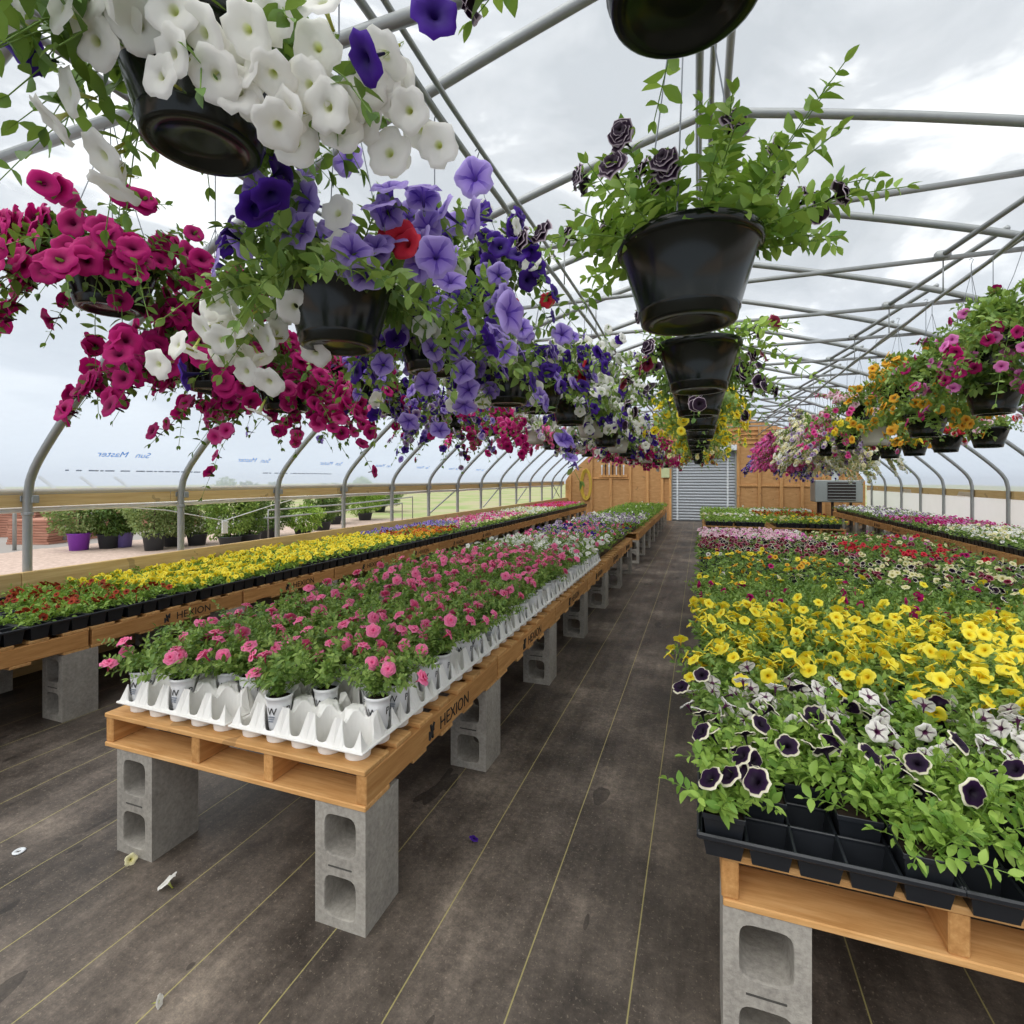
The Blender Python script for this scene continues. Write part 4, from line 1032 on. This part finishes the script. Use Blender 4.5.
basket(-.95, 3.95, 1.87, ['white', 'purple', 'white'], 'basket of white petunias with purple, fifth back in inner left line', ig, 425, 98, (.08, .10), n_st=54, L=(.28, .52), elev=(0, 85), droop=(.15, .65), weights=[.45, .28, .27], extra=120)
basket(-.93, 4.4, 2.14, ['white', 'purple', 'white'], 'white and purple petunia basket hung high beyond the red-dotted one', ig, 427, 98, (.08, .10), n_st=54, L=(.28, .52), elev=(0, 85), droop=(.15, .65), weights=[.5, .2, .3], extra=120)
basket(-.93, 5.4, 2.12, ['white', 'purple', 'white'], 'white petunia basket hung high, farther of the two high white ones', ig, 428, 98, (.08, .10), n_st=54, L=(.28, .52), elev=(0, 85), droop=(.15, .65), weights=[.5, .2, .3], extra=140)
basket(-.95, 4.8, 1.84, ['white', 'purple', 'white'], 'basket of white and purple petunias, sixth back in inner left line', ig, 426, 98, (.08, .10), pot='white', n_st=54, L=(.28, .52), elev=(0, 85), droop=(.15, .65), weights=[.4, .35, .25], extra=140)
for i in range(12):
    y = 5.65+i*.88; kd = ['white', 'white', 'purple'] if i < 2 else (['magenta', 'magenta', 'white'] if i == 2 else (['magenta'] if i < 9 else ['white', 'magenta']))
    basket(-.95+R0.uniform(-.03, .03), y, 1.78+R0.uniform(-.04, .04), kd, '%s petunia basket, %s back in inner left line' % ('white and purple' if i < 2 else ('magenta' if 2 < i < 9 else 'magenta and white'), ORD1[i+7]), ig, 430+i % 3, 420, (.075, .09),
           n_st=54, L=(.28, .50), elev=(0, 75), droop=(.2, .75), indiv=False, key='i%d%s' % (i % 3, kd[0]), rz=i*.9, pot='white' if i % 4 == 1 else 'black')
# --- outer left line
og = 'baskets of the outer left line'
MG = dict(n_st=66, leaf=(.03, .05, True), elev=(-10, 75))
basket(-2.0, 1.27, 2.06, ['magenta'], 'magenta petunia basket at far left edge of the view', og, 441, 98, (.085, .10), L=(.24, .46), droop=(.4, 1.25), leafm='leaf_d', extra=110, **MG)
basket(-2.02, 1.72, 1.84, ['magenta'], 'magenta petunia basket hanging low below the far left one', og, 442, 98, (.08, .095), L=(.28, .52), droop=(.5, 1.2), leafm='leaf_d', bias=(.1, .05), extra=170, **MG)
basket(-2.0, 2.12, 1.80, ['magenta', 'magenta', 'hotpink'], 'magenta petunia basket with trailing tip above left rail', og, 443, 98, (.075, .09), L=(.24, .48), droop=(.5, 1.35), leafm='leaf_d', extra=130, **MG)
basket(-2.0, 2.62, 1.92, ['magenta', 'lavender', 'purple'], 'basket of magenta and violet petunias below the left-centre pot', og, 444, 98, (.06, .075), L=(.22, .40), droop=(.4, 1.1), extra=190, **MG)
basket(-2.0, 3.15, 1.90, ['lavender', 'mauve', 'purple'], 'basket of small violet petunias right of the magenta and violet one', og, 445, 98, (.055, .07), L=(.22, .40), droop=(.4, 1.1), extra=190, **MG)
basket(-2.0, 3.95, 1.86, ['lavender', 'purple', 'mauve', 'magenta'], 'basket trailing violet flowers in front of left roof hoops', og, 446, 98, (.06, .075), L=(.24, .46), droop=(.5, 1.25), extra=200, **MG)
basket(-2.0, 4.75, 1.88, ['magenta', 'magenta', 'hotpink'], 'basket of dense magenta petunias trailing long beside violet ones', og, 447, 98, (.085, .10), L=(.24, .46), droop=(.5, 1.25), extra=170, **MG)
for i in range(14):
    y = 5.5+i*.86; kd = ['mauve', 'white'] if i == 0 else (['orchid', 'pink'] if i not in (3, 9) else ['white', 'purple'])
    basket(-2.0+R0.uniform(-.03, .03), y, 1.91+R0.uniform(-.04, .04), kd, '%s basket, %s back in outer left line' % ('pink petunia' if i not in (0, 3, 9) else ('mauve and white petunia' if i == 0 else 'white and purple petunia'), ORD1[i+7]), og, 450+i % 3, 420, (.065, .08),
           n_st=46, L=(.18, .34), elev=(-5, 65), droop=(.2, .75), indiv=False, key='o%d%s' % (i % 3, kd[0]), rz=i*.8, pot='white' if i % 3 == 1 else 'black')
# --- right lines
rg = 'baskets of the inner right line'
basket(1.72, 3.70, 2.20, ['orchid', 'magenta'], 'leafy basket with few magenta flowers at top right edge', rg, 461, 46, (.06, .075), n_st=90, L=(.28, .54), elev=(-5, 75), droop=(.5, 1.3), leaf=(.035, .055, True))
basket(1.74, 4.12, 1.86, ['magenta', 'orchid'], 'black basket of dark pink flowers low at the right edge', rg, 462, 50, (.065, .08), n_st=60, L=(.24, .46), elev=(0, 75), droop=(.2, .8))
basket(1.72, 4.35, 2.12, ['orchid', 'magenta'], 'second leafy basket high on the right, behind the first, sparse magenta flowers', rg, 460, 36, (.06, .075), n_st=80, L=(.26, .5), elev=(-5, 75), droop=(.4, 1.1), leaf=(.035, .055, True))
basket(1.72, 4.98, 2.14, ['gold'], 'golden petunia basket hung high beside the leafy right basket', rg, 463, 66, (.07, .085), n_st=54, L=(.24, .42), elev=(0, 75), droop=(.2, .8))
basket(1.72, 5.10, 1.79, ['gold'], 'golden petunia basket hung low in a black pot on the right', rg, 464, 80, (.07, .085), n_st=54, L=(.24, .46), elev=(0, 70), droop=(.2, .8))
basket(1.72, 5.73, 2.12, ['gold'], 'second high golden basket behind the first on the right', rg, 465, 76, (.065, .08), n_st=50, L=(.24, .42), elev=(0, 75), droop=(.2, .8))
basket(1.72, 6.37, 1.80, ['gold', 'yellow'], 'golden petunia basket in a cream pot on the right', rg, 466, 86, (.065, .08), pot='white', n_st=50, L=(.24, .42), elev=(0, 70), droop=(.2, .8))
basket(1.72, 6.95, 2.10, ['palepink', 'hotpink', 'palepink'], 'pale pink and hot pink basket hung high left of golden baskets', rg, 467, 98, (.065, .08), n_st=54, L=(.28, .54), elev=(0, 75), droop=(.2, .8), extra=140)
basket(1.72, 7.5, 1.82, ['hotpink', 'hotpink', 'mauve'], 'hot pink petunia basket in black pot left of golden baskets', rg, 468, 98, (.065, .08), n_st=54, L=(.26, .5), elev=(0, 70), droop=(.3, .9), extra=140)
for i in range(11):
    y = 8.5+i*.85; kd = ['mauve', 'cream'] if i < 1 else (['cream', 'white'] if i < 3 else (['orchid', 'hotpink'] if i < 9 else ['purple', 'lavender']))
    nm = 'mauve and cream' if i < 1 else ('cream' if i < 3 else ('orchid pink' if i < 9 else 'violet'))
    for tier, zz in ((0, 1.78), (1, 2.10)):
        if tier and i > 7: continue
        basket(1.72+R0.uniform(-.03, .03), y+.4*tier, zz, kd, '%s flower basket, %s tier of inner right line, %s behind the hot pink' % (nm, 'upper' if tier else 'lower', ORD1[i]), rg, 470+i % 3, 800, (.06, .08),
               n_st=54, L=(.26, .5), elev=(-10, 75), droop=(.3, .9), indiv=False, key='r%d%s' % (i % 3, kd[0]), rz=i*.7+tier, pot='white' if i == 1 else 'black')
sg = 'baskets of the outer right line'
for i in range(14):
    y = 6.0+i*.88; kd = ['red', 'palepink'] if i == 0 else (['palepink', 'red'] if i == 1 else (['gold'] if i in (2, 3) else (['cream', 'white'] if i < 8 else ['purple', 'lavender'])))
    nm = 'red and pale pink' if i < 2 else ('golden' if i < 4 else ('cream' if i < 8 else 'violet'))
    basket(2.5, y, 1.74, kd, '%s flower basket, %s back in the outer right line' % (nm, ORD1[i]), sg, 490+i % 3, 60 if i < 4 else 420, (.06, .075), n_st=30 if i < 4 else 46, L=(.14, .28) if i < 4 else (.24, .46), elev=(10, 75) if i < 4 else (-10, 60),
           droop=(.2, .7) if i < 4 else (.5, 1.3), indiv=False, key='s%d%s%d' % (i % 3, kd[0], i < 4), rz=i*1.1, pot='white' if i in (5, 6) else 'black', pipe=2.8)

# ------------------------------------------------------------------ end-wall objects
t = thing('heater', 'grey box heater with dark louvres by the right of the end wall', 'heater', (3.75, 17.6, 0))
mb = MB(); mb.bbox((-.6, -.35, .78), (.6, .35, 1.42), .02); obj('body', mb, M['heater'], t)
mb = MB(); mb.bbox((-.28, -.375, .84), (.42, -.345, 1.36), .008)
obj('louvre_panel', mb, M['heater_dark'], t)
for i in range(6):
    mb = MB(); mb.bbox((-.28, -.41, .86+i*.085), (.42, -.37, .875+i*.085), .004); obj('slat', mb, M['heater'], t)
for x in (-.42, -.12): 
    mb = MB(); mb.bbox((x-.03, -.2, 0), (x+.03, -.14, .79), .005); obj('leg', mb, M['rust'], t)
for x in (-.42, .42):
    mb = MB(); mb.bbox((x-.03, .14, 0), (x+.03, .2, .79), .005); obj('leg', mb, M['rust'], t)
mb = MB(); mb.lathe([(.09, 1.4), (.09, 1.72), (.12, 1.73), (.12, 1.80), (.0, 1.82)], 20, 0, (-.02, 0, 0)); obj('flue', mb, M['white_paint'], t, True)
mb = MB(); pts = []
for k_ in range(5):
    for a in np.linspace(0, 2*PI, 20, endpoint=False): pts.append((-3.95+(.13+.02*k_)*math.sin(a), YE-.024-.012*k_, 1.25+(.46+.03*k_)*math.cos(a)))
mb.tube(pts, .016, 6); tag(obj('garden_hose', mb, M['hose'], smooth=True), 'yellow hose coiled on the plywood end wall at left', 'hose')
t = thing('tool_rack', 'small wooden rack of hanging tools on the plywood end wall', 'rack', (-2.95, YE-.07, 1.52))
mb = MB(); mb.bbox((-.5, -.03, .0), (.5, 0, .1), .005); obj('board', mb, M['stud'], t)
for i in range(7):
    mb = MB(); mb.tube([(-.4+i*.13, -.05, .08), (-.4+i*.13, -.05, .42+.05*(i % 3))], .02, 6); mb.bbox((-.43+i*.13, -.065, .36), (-.37+i*.13, -.035, .44), .006); obj('tool', mb, M['heater_dark'] if i % 2 else M['white_paint'], t)
mb = MB(); mb.bbox((-1.28, YE-.09, 1.5), (-1.0, YE-.075, 1.86), .002); tag(obj('notice', mb, M['paper']), 'pale green paper notice on the end wall left of the door', 'notice')

# ------------------------------------------------------------------ outside the open left side
def shrub(x, y, pot_r, pot_h, pm, h, w, leafm, label, seed, lf=(.05, .09)):
    t = thing('potted_shrub', label, 'potted shrub', (x, y, -.02), 0, 'nursery shrubs outside the left wall'); pot_r *= .85; pot_h *= .85; h *= 1.12; w *= 1.1
    mb = MB(); mb.lathe([(0, 0), (pot_r*.8, 0), (pot_r, pot_h*.92), (pot_r*1.06, pot_h*.93), (pot_r*1.06, pot_h), (pot_r*.95, pot_h), (pot_r*.94, pot_h*.9), (0, pot_h*.9)], 24); obj('pot', mb, M[pm], t, True)
    rs = np.random.RandomState(seed); n = int(2400*w*h/.7)+400; d = unit(rs.normal(size=(n, 3))); r = rs.uniform(.55, 1, n)**.6*(1+.18*np.sin(5*d[:, 0]+seed)+.15*np.sin(6*d[:, 2]))
    Pp = d*r[:, None]*np.array([w/2, w/2, h/2])+np.array([0, 0, pot_h+h*.52]); mb = MB()
    add_leaves(mb, Pp, d+.7*rs.normal(size=(n, 3)), np.array([[0, 0, 1.]])+.6*rs.normal(size=(n, 3)), rs.uniform(lf[0], lf[1], n), rs, LL)
    obj('foliage', mb, M[leafm], t, False, True); mb = MB(); mb.tube([(0, 0, pot_h*.8), (.02, 0, pot_h+h*.3), (0, .02, pot_h+h*.7)], .02, 6); obj('trunk', mb, M['rust'], t)
def gpt(px, py):                                    # spot on the ground seen at a picture position (for laying out distances)
    zc = 520*(H+.02)/(py-479); xc = (px-512)/520*zc; th = math.atan(188/520); return xc*math.cos(th)-zc*math.sin(th), xc*math.sin(th)+zc*math.cos(th)
SH = [(79, 550, .23, .42, 'purple_plastic', .62, .85, 'leaf_s', 'round green shrub in a bright purple pot outside the left wall'),
      (109, 548, .24, .36, 'dark_pot', .75, .85, 'leaf_t', 'dark shrub in a grey pot right of the purple pot'),
      (124, 547, .2, .4, 'lav_plastic', .7, .55, 'leaf_t', 'narrow dark shrub in a lavender pot'),
      (154, 550, .24, .42, 'dark_pot', .75, .95, 'leaf_s', 'pale green shrub in a dark pot left of second wall post'),
      (173, 546, .24, .3, 'dark_pot', .7, .8, 'leaf_s', 'sage green shrub half behind the second wall post'),
      (197, 545, .24, .3, 'dark_pot', .8, .9, 'leaf_s', 'sage green shrub right of the second wall post'),
      (230, 548, .26, .3, 'dark_pot', 1.05, .85, 'leaf', 'tall bright green conifer in a pot behind the yellow flowers'),
      (250, 545, .26, .3, 'dark_pot', 1.05, .55, 'leaf_t', 'narrow dark conifer next to the bright green conifer'),
      (268, 538, .3, .3, 'dark_pot', 1.0, .9, 'leaf_t', 'dark bushy conifer left of third wall post'),
      (303, 535, .26, .2, 'dark_pot', .55, .9, 'leaf_b', 'low bright green bush right of the third wall post'),
      (322, 530, .3, .3, 'dark_pot', .9, .8, 'leaf_t', 'dark shrub in the distance left of the fourth wall post'),
      (334, 524, .3, .3, 'dark_pot', .9, 1.0, 'leaf_s', 'pale shrub beside the fourth wall post'),
      (365, 520, .3, .3, 'dark_pot', 1.1, 1.2, 'leaf_b', 'light green shrub right of the fourth wall post'),
      (380, 512, .3, .3, 'dark_pot', .8, 1.6, 'leaf_t', 'far dark shrub near the fifth wall post')]
for i, a in enumerate(SH):
    x, y = gpt(a[0], a[1]); shrub(x, y, *a[2:], seed=60+i)
brick = wood_mat('stacked_red_brick', '8f6050', 'a87866', 'ba9482', (1, 1, 14), .9)
for i, (px, py, w_, d_, h_, lb) in enumerate(((56, 541, 1.0, 1.4, .55, 'stack of red-brown boards outside beyond the first post'), (36, 534, 1.6, 1.6, .8, 'taller stack of red-brown boards behind the first'), (150, 527, 2.2, 1.6, .5, 'low stack of brown boards far behind the shrubs'))):
    x, y = gpt(px, py); mb = MB()
    for k_ in range(int(h_/.06)): mb.bbox((-w_/2+.02*((k_*7) % 3), -d_/2, k_*.062), (w_/2-.02*((k_*5) % 3), d_/2, k_*.062+.055), .006)
    o = tag(obj('board_stack', mb, brick), lb, 'stack of boards'); o.location = (x, y, -.02); o.rotation_euler[2] = .3
t = thing('greenhouse_frame', 'bare metal frame of a neighbouring greenhouse at far left', 'greenhouse frame', (0, 0, 0))
for i in range(6):
    x = -12.2-i*.55; y = 4.2+i*1.2; mb = MB(); mb.tube([(x, y, -.02), (x, y, .95), (x-.12, y, 1.12), (x-.9, y, 1.5)], .035, 8); obj('hoop', mb, M['steel'], t, True)
for i, (za, y0, y1, x) in enumerate(((.72, 9.5, 16, -9.5), (.55, 8.5, 15, -9.3))):
    mb = MB(); mb.tube([(x, y0, -.02), (x, y0, za), (x-.2, (y0+y1)/2, za), (x, y1, za+.1), (x, y1, -.02)], .022, 8)
    tag(obj('pipe_rail', mb, M['steel'], smooth=True), 'metal pipe rail outside beyond the yellow flowers, %s one' % ('upper' if i == 0 else 'lower'), 'pipe rail')

# ------------------------------------------------------------------ odds on the floor
def fallen(px, py, kind, label, s=.03, d=(.4, -.3, .5)):
    zc = 520*H/(py-479); xc = (px-512)/520*zc; th = math.atan(188/520)
    o = bpy.data.objects.new('fallen_flower', flower_mesh(kind, 1)); link(o); o.location = (xc*math.cos(th)-zc*math.sin(th), xc*math.sin(th)+zc*math.cos(th), s*.75)
    o.rotation_euler = Vector(d).to_track_quat('Z', 'Y').to_euler(); o.scale = (s, s, s); tag(o, label, 'fallen flower', 'fallen flowers on the floor')
fallen(167, 888, 'white', 'fallen white flower on floor in front of the left concrete block', .035, (-.5, -.2, .75))
fallen(160, 1006, 'white', 'crumpled white petal at the bottom edge of the floor', .018, (.8, .4, .2))
fallen(474, 842, 'purple', 'dried purple flower on the aisle floor', .02, (.3, .2, .9))
fallen(131, 864, 'cream', 'wilted cream flower against the left concrete block foot', .022, (.6, -.3, .3))
mb = MB(); mb.lathe([(.007, 0), (.020, 0), (.021, .003), (.019, .005), (.008, .004), (.007, 0)], 24)
o = obj('washer', mb, M['white_paint'], smooth=True); zc = 520*H/(852-479); xc = (19-512)/520*zc; th = math.atan(188/520)
o.location = (xc*math.cos(th)-zc*math.sin(th), xc*math.sin(th)+zc*math.cos(th), .001); tag(o, 'white round pin washer on the floor at lower left', 'washer')
